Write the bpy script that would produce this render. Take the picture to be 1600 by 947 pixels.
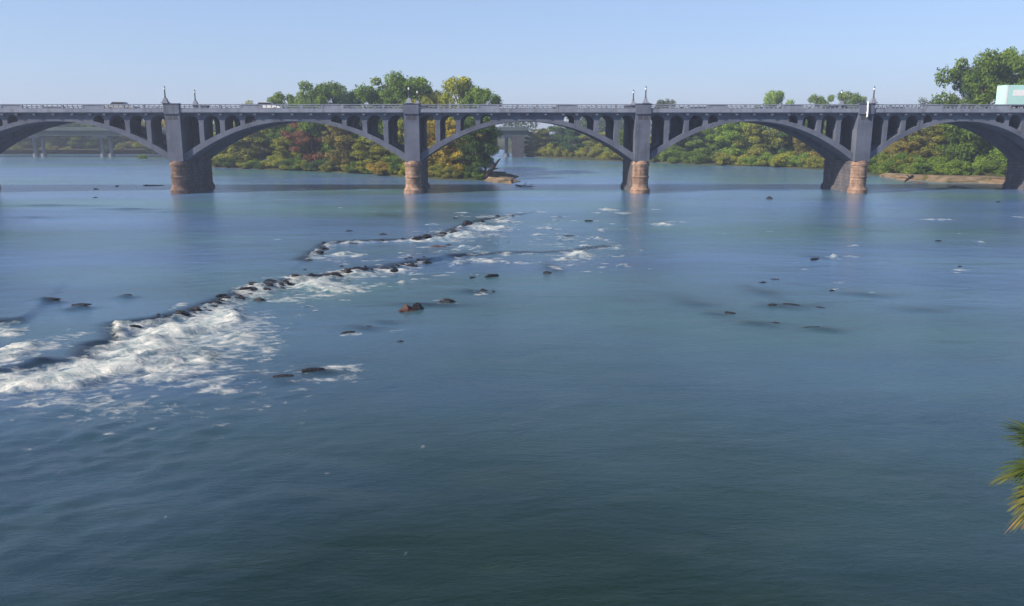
import bpy, bmesh, math, random
import numpy as np
from mathutils import Vector, Matrix, Euler
R = math.radians
for o in list(bpy.data.objects): bpy.data.objects.remove(o)
S = bpy.context.scene
COL = S.collection

# ------------------------------------------------------------ camera, sky, sun, exposure
F = 1300.0; CXp = 800.0; CYp = 473.5; H = 9.95
PITCH = math.atan(273.5 / F); YAW = -math.atan(10 / F)
cd = bpy.data.cameras.new('camera'); cam = bpy.data.objects.new('camera', cd); COL.objects.link(cam)
cd.sensor_width = 36; cd.lens = 36 * F / 1600; cd.clip_end = 6000; cd.clip_start = 0.1
cam.location = (0, 0, H); cam.rotation_euler = (math.pi / 2 - PITCH, 0, YAW)
S.camera = cam
MC = Euler(cam.rotation_euler).to_matrix()

SUN_EL = 33; SUN_AZ = 64          # azimuth: degrees to the left of straight behind the camera
W = bpy.data.worlds.new('World'); S.world = W; W.use_nodes = True
nt = W.node_tree; nt.nodes.clear()
wo = nt.nodes.new('ShaderNodeOutputWorld'); bg = nt.nodes.new('ShaderNodeBackground'); sk = nt.nodes.new('ShaderNodeTexSky')
sk.sky_type = 'NISHITA'; sk.sun_disc = False; sk.sun_elevation = R(SUN_EL)
tosun = Vector((-math.cos(R(SUN_EL)) * math.sin(R(SUN_AZ)), -math.cos(R(SUN_EL)) * math.cos(R(SUN_AZ)), math.sin(R(SUN_EL))))
sk.sun_rotation = math.atan2(tosun.x, tosun.y)
sk.air_density = 1.0; sk.dust_density = 0.25; sk.ozone_density = 4.0; sk.altitude = 100
bg.inputs[1].default_value = 0.098
tint = nt.nodes.new('ShaderNodeMix'); tint.data_type = 'RGBA'; tint.blend_type = 'MULTIPLY'; tint.inputs[0].default_value = 1
tint.inputs[7].default_value = (0.97, 0.92, 1.08, 1)
veil = nt.nodes.new('ShaderNodeMix'); veil.data_type = 'RGBA'; veil.inputs[0].default_value = 0.55
veil.inputs[7].default_value = (2.5, 3.5, 4.95, 1)      # thin even high haze whitening the blue
tc_ = nt.nodes.new('ShaderNodeTexCoord'); sx_ = nt.nodes.new('ShaderNodeSeparateXYZ'); nt.links.new(tc_.outputs['Generated'], sx_.inputs[0])
mp_ = nt.nodes.new('ShaderNodeMapping'); mp_.inputs['Scale'].default_value = (1, 1, 5); nt.links.new(tc_.outputs['Generated'], mp_.inputs[0])
nz_ = nt.nodes.new('ShaderNodeTexNoise'); nz_.inputs['Scale'].default_value = 2.2; nz_.inputs['Detail'].default_value = 6; nt.links.new(mp_.outputs[0], nz_.inputs[0])
mr_ = nt.nodes.new('ShaderNodeMapRange'); mr_.inputs['From Min'].default_value = 0.05; mr_.inputs['From Max'].default_value = 0.85; mr_.inputs['To Min'].default_value = 0.58; mr_.inputs['To Max'].default_value = 0.08
nt.links.new(sx_.outputs[2], mr_.inputs['Value'])
ma_ = nt.nodes.new('ShaderNodeMath'); ma_.operation = 'MULTIPLY_ADD'; ma_.inputs[1].default_value = 0.30; ma_.inputs[2].default_value = -0.15; nt.links.new(nz_.outputs['Fac'], ma_.inputs[0])
mb_ = nt.nodes.new('ShaderNodeMath'); mb_.operation = 'ADD'; mb_.use_clamp = True; nt.links.new(mr_.outputs[0], mb_.inputs[0]); nt.links.new(ma_.outputs[0], mb_.inputs[1]); nt.links.new(mb_.outputs[0], veil.inputs[0])
nt.links.new(sk.outputs[0], tint.inputs[6]); nt.links.new(tint.outputs[2], veil.inputs[6]); nt.links.new(veil.outputs[2], bg.inputs[0]); nt.links.new(bg.outputs[0], wo.inputs[0])
sd = bpy.data.lights.new('sun', 'SUN'); sd.energy = 4.6; sd.angle = R(0.6); sd.color = (1.0, 0.87, 0.72)
sun = bpy.data.objects.new('sun', sd); COL.objects.link(sun); sun.rotation_euler = tosun.to_track_quat('Z', 'Y').to_euler()
S.view_settings.view_transform = 'Standard'; S.view_settings.look = 'None'
S.view_settings.exposure = 0.72; S.view_settings.gamma = 1.0
S.render.engine = 'CYCLES'

# ------------------------------------------------------------ helpers
def ray(px, py): return MC @ Vector((px - CXp, -(py - CYp), -F))
def onground(px, py, z=0.0):
    d = ray(px, py); t = (z - H) / d.z
    return Vector((d.x * t, d.y * t, z))
def onplane(px, py, Y):
    d = ray(px, py); t = Y / d.y
    return Vector((d.x * t, Y, H + d.z * t))

def tag(o, label=None, cat=None, group=None, kind=None):
    if label: o['label'] = label
    if cat: o['category'] = cat
    if group: o['group'] = group
    if kind: o['kind'] = kind
    return o
def empty(name, loc=(0, 0, 0), rz=0):
    o = bpy.data.objects.new(name, None); COL.objects.link(o); o.location = loc; o.rotation_euler = (0, 0, rz)
    o.empty_display_size = 0.5
    return o
def obj(name, me, mat=None, parent=None, smooth=False):
    if isinstance(me, bmesh.types.BMesh):
        bm = me; me = bpy.data.meshes.new(name); bm.normal_update(); bm.to_mesh(me); bm.free()
    o = bpy.data.objects.new(name, me); COL.objects.link(o)
    if mat and not me.materials: me.materials.append(mat)
    if parent: o.parent = parent
    if smooth: me.polygons.foreach_set('use_smooth', [True] * len(me.polygons))
    return o
def copy_tree(o, parent=None):
    c = o.copy(); COL.objects.link(c); c.parent = parent
    for ch in list(o.children): copy_tree(ch, c)
    return c
def box(bm, x0, x1, y0, y1, z0, z1, bev=0):
    m = Matrix.LocRotScale(Vector(((x0 + x1) / 2, (y0 + y1) / 2, (z0 + z1) / 2)), None, Vector((x1 - x0, y1 - y0, z1 - z0)))
    r = bmesh.ops.create_cube(bm, size=1, matrix=m)
    if bev: bmesh.ops.bevel(bm, geom=list({e for v in r['verts'] for e in v.link_edges}), offset=bev, segments=2, affect='EDGES')
def prism(bm, pts, y0, y1):
    """polygon in XZ extruded along Y"""
    a = [bm.verts.new((x, y0, z)) for x, z in pts]; b = [bm.verts.new((x, y1, z)) for x, z in pts]
    fs = [bm.faces.new(a), bm.faces.new(b[::-1])]
    n = len(pts)
    for i in range(n): fs.append(bm.faces.new((a[i], b[i], b[(i + 1) % n], a[(i + 1) % n])))
    bmesh.ops.recalc_face_normals(bm, faces=fs)
def lathe(bm, prof, cx, cy, a0=0, a1=2 * math.pi, n=24, sx=1, sy=1):
    full = abs(a1 - a0 - 2 * math.pi) < 1e-6
    rows = []
    for r, z in prof:
        rows.append([bm.verts.new((cx + sx * r * math.cos(a0 + (a1 - a0) * i / n), cy + sy * r * math.sin(a0 + (a1 - a0) * i / n), z)) for i in range(n if full else n + 1)])
    fs = []
    for k in range(len(rows) - 1):
        m = len(rows[k])
        for i in range(m if full else m - 1):
            fs.append(bm.faces.new((rows[k][i], rows[k][(i + 1) % m], rows[k + 1][(i + 1) % m], rows[k + 1][i])))
    fs.append(bm.faces.new(rows[-1])); fs.append(bm.faces.new(rows[0][::-1]))
    bmesh.ops.recalc_face_normals(bm, faces=fs)
def tube(bm, pts, rad, n=8):
    rows = []
    for i, p in enumerate(pts):
        p = Vector(p); q = Vector(pts[min(i + 1, len(pts) - 1)]) - Vector(pts[max(i - 1, 0)])
        q.normalize(); u = q.orthogonal().normalized(); v = q.cross(u)
        if i and rows:   # keep frame aligned
            u = (pu - q * pu.dot(q)).normalized(); v = q.cross(u)
        pu = u
        r = rad[i] if hasattr(rad, '__len__') else rad
        rows.append([bm.verts.new(p + (u * math.cos(2 * math.pi * k / n) + v * math.sin(2 * math.pi * k / n)) * r) for k in range(n)])
    for a, b in zip(rows, rows[1:]):
        for k in range(n): bm.faces.new((a[k], a[(k + 1) % n], b[(k + 1) % n], b[k]))
    bm.faces.new(rows[0][::-1]); bm.faces.new(rows[-1])

# numpy value noise
def _hash(ix, iy, seed):
    h = (ix.astype(np.int64) * 374761393 + iy.astype(np.int64) * 668265263 + seed * 982451653) & 0xFFFFFFFF
    h = ((h ^ (h >> 13)) * 1274126177) & 0xFFFFFFFF
    return ((h ^ (h >> 16)) & 0xFFFF) / 65535.0
def vnoise(x, y, seed=0):
    ix = np.floor(x); iy = np.floor(y); fx = x - ix; fy = y - iy
    fx = fx * fx * (3 - 2 * fx); fy = fy * fy * (3 - 2 * fy)
    a = _hash(ix, iy, seed); b = _hash(ix + 1, iy, seed); c = _hash(ix, iy + 1, seed); d = _hash(ix + 1, iy + 1, seed)
    return (a * (1 - fx) + b * fx) * (1 - fy) + (c * (1 - fx) + d * fx) * fy
def fbm(x, y, seed=0, oct=4):
    s = 0; a = 1; t = 0
    for k in range(oct):
        s = s + a * vnoise(x, y, seed + k * 7); t += a; a *= 0.5
        x, y = (x * 1.6 + y * 1.2), (-x * 1.2 + y * 1.6)
    return s / t

# ------------------------------------------------------------ materials
def newmat(name):
    m = bpy.data.materials.new(name); m.use_nodes = True; t = m.node_tree; t.nodes.clear()
    out = t.nodes.new('ShaderNodeOutputMaterial')
    return m, t, out
def N(t, typ, **kw):
    n = t.nodes.new(typ)
    for k, v in kw.items():
        if k.startswith('i_'):
            key = k[2:]; n.inputs[int(key) if key.isdigit() else key].default_value = v
        else: setattr(n, k, v)
    return n
def noise(t, vec, scale, detail=4, rough=0.55, dist=0):
    n = N(t, 'ShaderNodeTexNoise'); n.inputs['Scale'].default_value = scale; n.inputs['Detail'].default_value = detail
    n.inputs['Roughness'].default_value = rough; n.inputs['Distortion'].default_value = dist
    if vec is not None: t.links.new(vec, n.inputs['Vector'])
    return n.outputs['Fac']
def ramp(t, fac, stops):
    r = N(t, 'ShaderNodeValToRGB'); e = r.color_ramp.elements
    while len(e) < len(stops): e.new(0.5)
    for k, (p, c) in enumerate(stops): e[k].position = p; e[k].color = (*c, 1) if len(c) == 3 else c
    t.links.new(fac, r.inputs[0]); return r.outputs[0]
def mixc(t, fac, a, b, mode='MIX'):
    m = N(t, 'ShaderNodeMix', data_type='RGBA', blend_type=mode)
    for s, v in ((m.inputs[0], fac), (m.inputs[6], a), (m.inputs[7], b)):
        if isinstance(v, (int, float)): s.default_value = v
        elif isinstance(v, tuple): s.default_value = (*v, 1)
        else: t.links.new(v, s)
    return m.outputs[2]
def math_(t, op, a, b=None, c=None, clamp=False):
    m = N(t, 'ShaderNodeMath', operation=op, use_clamp=clamp)
    for k, v in enumerate((a, b, c)):
        if v is None: continue
        if isinstance(v, (int, float)): m.inputs[k].default_value = v
        else: t.links.new(v, m.inputs[k])
    return m.outputs[0]
def surf(name, c0, c1, scale=0.5, rough=0.85, bump=0.3, stain=None, streak=False, detail=6, stones=None):
    m, t, out = newmat(name)
    p = N(t, 'ShaderNodeBsdfPrincipled'); p.inputs['Roughness'].default_value = rough; p.inputs['Specular IOR Level'].default_value = 0.25
    tc = N(t, 'ShaderNodeNewGeometry').outputs['Position']
    n = noise(t, tc, scale, detail)
    c = ramp(t, n, [(0.3, c0), (0.7, c1)])
    if streak:
        mp = N(t, 'ShaderNodeMapping'); mp.inputs['Scale'].default_value = (1.6, 1.6, 0.12); t.links.new(tc, mp.inputs[0])
        s = ramp(t, noise(t, mp.outputs[0], 1.0, 5), [(0.52, (0, 0, 0)), (0.75, (1, 1, 1))])
        c = mixc(t, math_(t, 'MULTIPLY', s, 0.75), c, stain or (0.06, 0.055, 0.05))
    if stones:
        br = N(t, 'ShaderNodeTexBrick'); br.inputs['Scale'].default_value = 1.0
        br.inputs['Brick Width'].default_value = 0.9; br.inputs['Row Height'].default_value = 0.5; br.inputs['Mortar Size'].default_value = 0.03
        br.inputs['Color1'].default_value = (1, 1, 1, 1); br.inputs['Color2'].default_value = (0.6, 0.6, 0.6, 1); br.inputs['Mortar'].default_value = (0.35, 0.35, 0.35, 1)
        sx = N(t, 'ShaderNodeSeparateXYZ'); t.links.new(tc, sx.inputs[0]); cx = N(t, 'ShaderNodeCombineXYZ')
        t.links.new(math_(t, 'ADD', sx.outputs[0], sx.outputs[1]), cx.inputs[0]); t.links.new(sx.outputs[2], cx.inputs[1])
        t.links.new(cx.outputs[0], br.inputs['Vector'])
        c = mixc(t, 0.8, c, br.outputs['Color'], 'MULTIPLY')
    t.links.new(c, p.inputs['Base Color'])
    if bump:
        b = N(t, 'ShaderNodeBump'); b.inputs['Strength'].default_value = bump; b.inputs['Distance'].default_value = 0.1
        t.links.new(noise(t, tc, scale * 6, 5), b.inputs['Height']); t.links.new(b.outputs[0], p.inputs['Normal'])
    t.links.new(p.outputs[0], out.inputs[0])
    return m
M = {}
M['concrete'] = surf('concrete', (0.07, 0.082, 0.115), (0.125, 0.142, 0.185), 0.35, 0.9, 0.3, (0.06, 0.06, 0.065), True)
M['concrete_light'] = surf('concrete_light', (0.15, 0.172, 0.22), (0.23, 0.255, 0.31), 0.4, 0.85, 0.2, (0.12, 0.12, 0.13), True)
M['stone'] = surf('stone', (0.20, 0.125, 0.085), (0.44, 0.30, 0.215), 0.9, 0.9, 0.6, (0.07, 0.05, 0.04), True, stones=True)
M['stone_shaded'] = surf('stone_shaded', (0.11, 0.075, 0.06), (0.25, 0.17, 0.13), 0.9, 0.9, 0.6, (0.05, 0.04, 0.035), True, stones=True)  # darker copy of the stone, standing for the first pier's shaded nose
M['stone_dark'] = surf('stone_dark', (0.085, 0.085, 0.10), (0.16, 0.15, 0.16), 0.7, 0.9, 0.6, (0.05, 0.045, 0.04), True, stones=True)
M['shade_dark'] = surf('shade_dark', (0.04, 0.04, 0.05), (0.07, 0.07, 0.08), 1, 0.9, 0)  # dark tone standing for shade: pier recesses and the shadowed far pier
M['asphalt'] = surf('asphalt', (0.04, 0.04, 0.042), (0.06, 0.06, 0.062), 1, 0.9, 0.2)
M['far_concrete'] = surf('far_concrete', (0.12, 0.14, 0.16), (0.19, 0.21, 0.23), 0.2, 0.9, 0.1)
M['girder'] = surf('girder', (0.05, 0.075, 0.08), (0.08, 0.105, 0.105), 0.2, 0.8, 0.1)
M['rock'] = surf('rock', (0.005, 0.006, 0.009), (0.028, 0.025, 0.026), 1.3, 0.55, 0.9)
M['rock_red'] = surf('rock_red', (0.02, 0.012, 0.01), (0.13, 0.065, 0.045), 1.6, 0.7, 1.0)
M['soil'] = surf('soil', (0.03, 0.05, 0.014), (0.07, 0.06, 0.03), 0.12, 0.95, 0.5)
M['sand'] = surf('sand', (0.06, 0.06, 0.025), (0.27, 0.19, 0.125), 0.5, 0.95, 0.5)
M['bark'] = surf('bark', (0.05, 0.04, 0.03), (0.14, 0.11, 0.085), 3, 0.95, 0.8)
M['deadwood'] = surf('deadwood', (0.015, 0.014, 0.015), (0.05, 0.045, 0.045), 3, 0.9, 0.8)
M['palebark'] = surf('palebark', (0.25, 0.21, 0.16), (0.42, 0.37, 0.3), 3, 0.9, 0.5)
M['lamp_metal'] = surf('lamp_metal', (0.03, 0.035, 0.045), (0.05, 0.055, 0.07), 4, 0.5, 0)
M['white'] = surf('white', (0.72, 0.74, 0.72), (0.82, 0.82, 0.8), 2, 0.6, 0)
M['mint'] = surf('mint', (0.40, 0.66, 0.60), (0.46, 0.72, 0.66), 1, 0.45, 0)
M['silver'] = surf('silver', (0.3, 0.31, 0.33), (0.34, 0.35, 0.37), 2, 0.3, 0)
M['carwhite'] = surf('carwhite', (0.7, 0.7, 0.7), (0.76, 0.76, 0.76), 2, 0.3, 0)
M['cardark'] = surf('cardark', (0.02, 0.025, 0.04), (0.03, 0.035, 0.05), 2, 0.25, 0)
M['glass'] = surf('glass', (0.02, 0.025, 0.03), (0.03, 0.035, 0.04), 1, 0.08, 0)
M['tyre'] = surf('tyre', (0.02, 0.02, 0.02), (0.03, 0.03, 0.03), 4, 0.8, 0)
M['lampred'] = surf('lampred', (0.4, 0.02, 0.02), (0.45, 0.03, 0.03), 4, 0.4, 0)

def foliage_mat():
    m, t, out = newmat('foliage')
    oi = N(t, 'ShaderNodeObjectInfo'); tc = N(t, 'ShaderNodeTexCoord').outputs['Object']
    n1 = noise(t, tc, 3.5, 3); n2 = noise(t, tc, 14, 3)
    c = mixc(t, 1.0, oi.outputs['Color'], ramp(t, n1, [(0.3, (0.6, 0.72, 0.75)), (0.5, (1, 1, 1)), (0.7, (1.4, 1.25, 1.0))]), 'MULTIPLY')
    c = mixc(t, 1.0, c, ramp(t, n2, [(0.3, (0.75, 0.78, 0.8)), (0.7, (1.28, 1.25, 1.1))]), 'MULTIPLY')
    d = N(t, 'ShaderNodeBsdfDiffuse'); tr = N(t, 'ShaderNodeBsdfTranslucent'); mx = N(t, 'ShaderNodeMixShader')
    mx.inputs[0].default_value = 0.3
    t.links.new(c, d.inputs[0]); t.links.new(c, tr.inputs[0]); t.links.new(d.outputs[0], mx.inputs[1]); t.links.new(tr.outputs[0], mx.inputs[2])
    t.links.new(mx.outputs[0], out.inputs[0]); return m
M['foliage'] = foliage_mat()

# ------------------------------------------------------------ river
def unit(a): return np.asarray(a, float)
FOAM = []   # (px, py, half width px, half height px, strength)
def F_(px, py, w, h, s=1.0): FOAM.append((px, py, w, h, s))
# main rapid, from the left edge up the ledge
for a in [(20,525,28,9,.85),(18,560,35,22,1.0),(40,600,70,16,1.0),(110,595,60,17,1.05),(170,575,55,16,1.1),(165,552,28,8,1.0),(230,545,60,20,1.15),(205,517,28,8,1.0),
          (270,520,55,17,1.15),(330,505,50,18,1.1),(350,487,32,10,1.0),(300,560,60,16,.85),(370,530,45,13,.8),(420,545,35,9,.62),(250,590,70,12,.72),(330,595,60,12,.66),
          (140,625,60,10,.55),(60,630,50,10,.6),(230,625,25,12,.5),(190,640,20,10,.5),(245,655,10,7,.5),(400,610,26,12,.5),(415,635,12,14,.5),(40,680,40,4,.62),(40,700,30,3,.55),(75,695,12,6,.5),(95,740,12,8,.5),(178,715,9,3,.55),(30,645,30,6,.5),
          (345,610,60,8,.6),(480,610,40,6,.5),(530,575,38,8,.72),(495,595,45,5,.62),(545,590,25,7,.66),(610,603,6,3,.7),(405,560,50,10,.5),(500,540,3,2,.4),
          (400,458,32,8,.95),(450,468,28,5,.7),(495,445,40,8,1.05),(535,452,38,7,.9),(470,440,30,5,.8),(560,430,40,4,.95),(620,424,35,4,.85),(500,462,30,5,.7),(640,418,25,3,.6),
          (515,385,10,5,.85),(500,405,26,5,.7),(540,402,38,3,.9),(520,412,30,3,.6),(590,412,14,3,.6),(585,398,8,2,.5),
          (650,377,20,3,.8),(690,375,34,4,.85),(720,368,34,4,.95),(765,357,36,4,1.0),(790,346,26,3,.8),(770,340,30,2.5,.6),(800,338,16,2,.6),(660,388,14,2,.75),(700,385,20,3,.5),(715,372,20,3,.5),
          (735,400,22,3,.6),(720,411,20,4,.85),(755,408,38,3,.8),(790,397,8,3,.7),(775,405,14,3,.7),(825,397,16,2,.65),(820,411,18,2,.65),(850,383,30,1.6,.6),
          (880,405,20,3,.75),(905,398,26,5,.8),(925,405,14,3,.6),(870,420,12,4,.75),(895,415,18,3,.65),(935,390,8,2,.55),(915,424,14,2,.5),(945,412,8,2,.6),
          (875,371,22,1.6,.75),(930,371,20,1.6,.6),(870,358,14,1.3,.7),(900,358,8,1.3,.6),(943,358,14,1.3,.7),(975,358,10,1,.6),
          (950,328,14,2.6,.95),(975,333,18,2,.75),(1020,327,22,1.2,.75),(1035,351,18,2.6,.95),(1055,347,26,1.8,.75),(1020,349,14,1.2,.6),(1120,365,26,1.4,.45),
          (1337,384,14,1.6,.75),(1305,403,14,3,.9),(1330,401,14,2,.7),(1250,428,4,2,.6),(1310,442,12,2.5,.7),(1308,453,8,2,.75),(1470,343,30,1.6,.8),(1590,339,12,1.4,.7),
          (1500,365,16,1.4,.6),(1528,378,14,1.6,.75),(1500,378,16,1,.5),(1502,422,14,2.5,.7),(1215,441,10,1.2,.5),(1400,325,26,1.2,.4),
          (547,523,22,3,.7),(612,520,12,5,.4),(632,515,10,8,.35),(608,490,20,5,.4),(700,475,24,2.5,.65),(752,460,16,3,.6),(745,440,12,2,.5),(770,452,12,2,.4),(645,488,10,4,.4),
          (475,296,36,1.6,.8),(500,294,20,1,.5),(395,295,16,1.4,.55),(400,282,12,1.2,.5),(580,331,20,1.2,.5),(640,330,40,1,.5),(95,474,8,2,.5),(118,502,10,1.6,.5),(20,507,8,3,.4),
          (285,483,12,4,.7),(270,490,10,6,.6),(712,340,5,1.4,.8),(1510,306,40,.8,.4),(1180,303,20,.6,.3),(200,275,60,1.5,.35),(100,330,60,2,.3),
          (780,745,5,5,.42),(800,785,7,8,.42),(985,820,4,5,.5),(595,850,4,10,.45),(700,660,4,6,.4),(485,715,6,3,.55),(1050,862,4,6,.4),(535,792,4,6,.4)]:
    F_(*a)
for a in [(90,600,130,24,.72),(230,575,150,34,.78),(330,540,110,34,.74),(380,510,60,26,.7),(150,640,170,26,.5),(90,700,110,30,.36),(330,640,120,20,.4),(400,590,110,30,.48),(40,560,60,40,.7),(480,452,90,16,.62),(720,366,100,12,.5),(900,400,70,16,.48)]: F_(*a)
_fr = random.Random(4)
for _ in range(110):      # scattered flecks below the ledges
    t_ = _fr.random(); px = 690 + 270 * t_ + _fr.gauss(0, 30); py = 372 + 14 * math.sin(t_ * 9) + _fr.gauss(0, 22)
    if py < 330: continue
    F_(px, py, _fr.uniform(5, 18), _fr.uniform(.7, 2.2), _fr.uniform(.5, .85))
for _ in range(60):
    px = _fr.uniform(470, 720); py = 455 - (px - 470) * .28 + _fr.uniform(-18, 38); F_(px, py, _fr.uniform(5, 20), _fr.uniform(.8, 2.5), _fr.uniform(.45, .8))
for _ in range(80):
    px = _fr.uniform(18, 520); py = 610 + _fr.expovariate(1 / 45); F_(px, min(py, 870), _fr.uniform(4, 12), _fr.uniform(1.5, 5), _fr.uniform(.4, .68))
for _ in range(40):
    px = _fr.uniform(400, 1500); py = _fr.uniform(320, 520) ; F_(px, py, _fr.uniform(4, 12), _fr.uniform(.6, 1.4), _fr.uniform(.4, .62))
for _ in range(45):
    px = _fr.uniform(150, 1100); py = _fr.uniform(660, 900) ; F_(px, py, _fr.uniform(2, 5), _fr.uniform(3, 7), _fr.uniform(.35, .55))
LEDGES = [  # polylines in pixels: water steps down to the camera side of them; height
    ([(-120,600),(20,590),(75,580),(135,574),(145,548),(190,540),(186,514),(240,508),(290,496),(345,477),(385,461),(450,444),(540,432),(620,419),(665,411)], 0.30),
    ([(478,410),(498,395),(515,383),(560,380),(640,377),(700,366),(745,348),(800,338)], 0.14),
    ([(715,403),(790,396),(850,396),(900,392),(950,386)], 0.06),
    ([(-120,520),(0,514),(30,512)], 0.25)]
DARK = [(75,477,22,3),(125,488,18,3),(110,490,14,2),(195,470,16,2),(60,575,20,3)]
def dist_polyline(X, Y, pl):
    best = np.full(X.shape, 1e9); side = np.zeros(X.shape); tt = np.zeros(X.shape)
    n = len(pl) - 1
    for k in range(n):
        ax, ay = pl[k]; bx, by = pl[k + 1]; dx, dy = bx - ax, by - ay; L2 = dx * dx + dy * dy
        t = ((X - ax) * dx + (Y - ay) * dy) / L2; tc = np.clip(t, 0, 1)
        qx = X - (ax + tc * dx); qy = Y - (ay + tc * dy); d = np.hypot(qx, qy)
        s = np.sign(dx * (Y - ay) - dy * (X - ax))
        m = d < best; best = np.where(m, d, best); side = np.where(m, s, side); tt = np.where(m, (k + t) / n, tt)
    return best, side, tt
def axis_y():
    a = [-400., -200, -100, -50, -20, 0, 5, 10, 13]
    y = 14.0
    while y < 45: a.append(y); y += 0.2
    while y < 1800:
        a.append(y); y += max(0.2, y * 0.0048) if y < 330 else y * 0.03
    return np.array(a)
def axis_x():
    p = list(np.arange(0, 40, 0.24))
    x = 40.0; s = 0.24
    while x < 1800: p.append(x); s *= 1.02 if x < 100 else 1.12; x += s
    p = np.array(p); return np.concatenate([-p[:0:-1], p])
ay_, ax_ = axis_y(), axis_x()
XX, YY = np.meshgrid(ax_, ay_)
foam = np.zeros(XX.shape); chop = np.zeros(XX.shape)
for px, py, w, h, s in FOAM:
    c = onground(px, py); gy = (onground(px, py - h).y - onground(px, py + h).y) / 2; gx = w * c.y / F * 1.02
    q = np.exp(-0.62 * (((XX - c.x) / gx) ** 2 + ((YY - c.y) / gy) ** 2) ** 1.15)
    foam = np.maximum(foam, s * q) + 0.08 * np.minimum(s * q, 0.6)
foam = np.clip(foam, 0, 1.15)
for px, py, w, h, s in [(150,680,260,130,1.0),(60,800,260,120,.9),(350,760,220,120,.5),(300,600,250,60,.7),(620,420,200,60,.35),(850,390,130,50,.3),(1400,640,160,60,.35),(100,330,200,30,.3),(1450,760,120,60,.3)]:
    c = onground(px, py); gy = (onground(px, py - h).y - onground(px, min(py + h, 940)).y) / 2; gx = w * c.y / F
    chop = np.maximum(chop, s * np.exp(-0.8 * (((XX - c.x) / gx) ** 2 + ((YY - c.y) / gy) ** 2)))
ZZ = np.zeros(XX.shape)
shoal_shade = np.zeros(XX.shape)
for pl, hh in LEDGES:
    w = [tuple(onground(*p)[:2]) for p in pl]
    wob = 0.5 * (fbm(XX * 0.9, YY * 0.9, 31, 3) - 0.5)
    d, sd_, tt = dist_polyline(XX + wob, YY + wob * 0.5, w)
    sgn = d * sd_             # positive: far (upstream) side
    edge = np.exp(-(np.clip(-tt, 0, 9) * 6) ** 2) * np.exp(-(np.clip(tt - 1, 0, 9) * 6) ** 2)
    up = 1 / (1 + np.exp(-sgn / 0.28)); fade = np.exp(-np.clip(sgn - 1, 0, 1e9) / 9)
    ZZ += hh * edge * up * fade
    ZZ -= hh * 0.12 * edge * np.exp(-((sgn + 0.7) / 0.6) ** 2)
    shoal_shade = np.maximum(shoal_shade, edge * np.exp(-((sgn - 0.35) / 0.55) ** 2) * (0.55 + 0.9 * fbm(XX * 0.25, YY * 0.25, 77, 2)))
    wid = 0.6 + 2.6 * fbm(XX * 0.16, YY * 0.16, 51, 3) ** 1.3
    strip = edge * np.clip(np.where(sgn < 0.1, np.exp(-(sgn / wid) ** 2), 0), 0, 1) * (0.45 + 0.75 * fbm(XX * 0.3, YY * 0.3, 61, 3))
    foam = np.maximum(foam, strip * (0.95 if hh > .1 else .75))
spots = np.zeros(XX.shape)
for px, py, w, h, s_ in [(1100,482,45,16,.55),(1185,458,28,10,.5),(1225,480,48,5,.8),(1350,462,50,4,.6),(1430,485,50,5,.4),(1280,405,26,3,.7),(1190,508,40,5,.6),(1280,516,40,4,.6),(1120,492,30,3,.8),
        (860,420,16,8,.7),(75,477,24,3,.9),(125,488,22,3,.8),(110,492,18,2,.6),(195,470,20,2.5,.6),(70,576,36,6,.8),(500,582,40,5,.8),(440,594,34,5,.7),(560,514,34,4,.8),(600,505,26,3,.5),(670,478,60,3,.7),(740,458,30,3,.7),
        (300,296,60,2,.4),(620,297,180,1.6,.5),(900,298,120,1.6,.5),(1200,298,140,1.6,.6),(1460,297,100,1.6,.6),(560,296,40,1.4,.5),(90,322,90,1.6,.5),(190,327,60,1.3,.5),(60,340,50,1.5,.35),(250,332,60,1.5,.3),(600,338,30,3,.3),(1360,360,40,3,.3),(330,560,20,8,.5),(265,575,18,7,.4)]:  # long entries along the piers paint the bridge's shade onto the water
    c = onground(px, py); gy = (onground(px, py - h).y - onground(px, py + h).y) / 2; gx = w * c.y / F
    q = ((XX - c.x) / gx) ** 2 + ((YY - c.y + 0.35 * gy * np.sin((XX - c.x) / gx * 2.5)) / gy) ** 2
    spots = np.maximum(spots, s_ * np.exp(-q) * np.clip(0.3 + 1.5 * fbm(XX * 0.35, YY * 0.9, 88, 3), 0, 1.3)); shoal_shade = np.maximum(shoal_shade, s_ * np.exp(-q) * np.clip(0.3 + 1.5 * fbm(XX * 0.35, YY * 0.9, 88, 3), 0, 1.3))
shoal_shade = np.clip(shoal_shade, 0, 1)
_s = np.clip(spots, 0, 1); ZZ += _s * (0.05 + 0.0028 * np.clip(YY, 20, 130))
# long swells and chop
ang = R(28); U = XX * math.cos(ang) + YY * math.sin(ang); V = -XX * math.sin(ang) + YY * math.cos(ang)
near = np.exp(-np.clip(YY - 60, 0, 1e9) / 80)
ZZ += 0.045 * (fbm(U * 0.28, V * 0.7, 3, 3) - 0.5) * near
ZZ += chop * (0.16 * (fbm(U * 0.6, V * 1.1, 5, 4) - 0.5) + 0.17 * (fbm(U * 1.3, V * 2.1, 9, 3) - 0.5)) * near
fm = np.clip(foam, 0, 1)
fmh = np.clip((fm - .68) / .25, 0, 1)
ZZ += fmh * (0.75 * (fbm(U * 0.65, V * 1.1, 21, 5) - 0.38) + 0.12 * (1 - np.abs(2 * vnoise(U * 2.2, V * 3, 40) - 1))) * np.clip(near * 1.3, 0, 1)
for px, py, w, h in DARK:
    c = onground(px, py); gy = (onground(px, py - h).y - onground(px, py + h).y) / 2; gx = w * c.y / F
    ZZ += 0.07 * np.exp(-(((XX - c.x) / gx) ** 2 + ((YY - c.y) / gy) ** 2))
ny, nx = XX.shape
verts = np.stack([XX, YY, ZZ], -1).reshape(-1, 3).astype(np.float32)
idx = np.arange(ny * nx).reshape(ny, nx)
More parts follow.
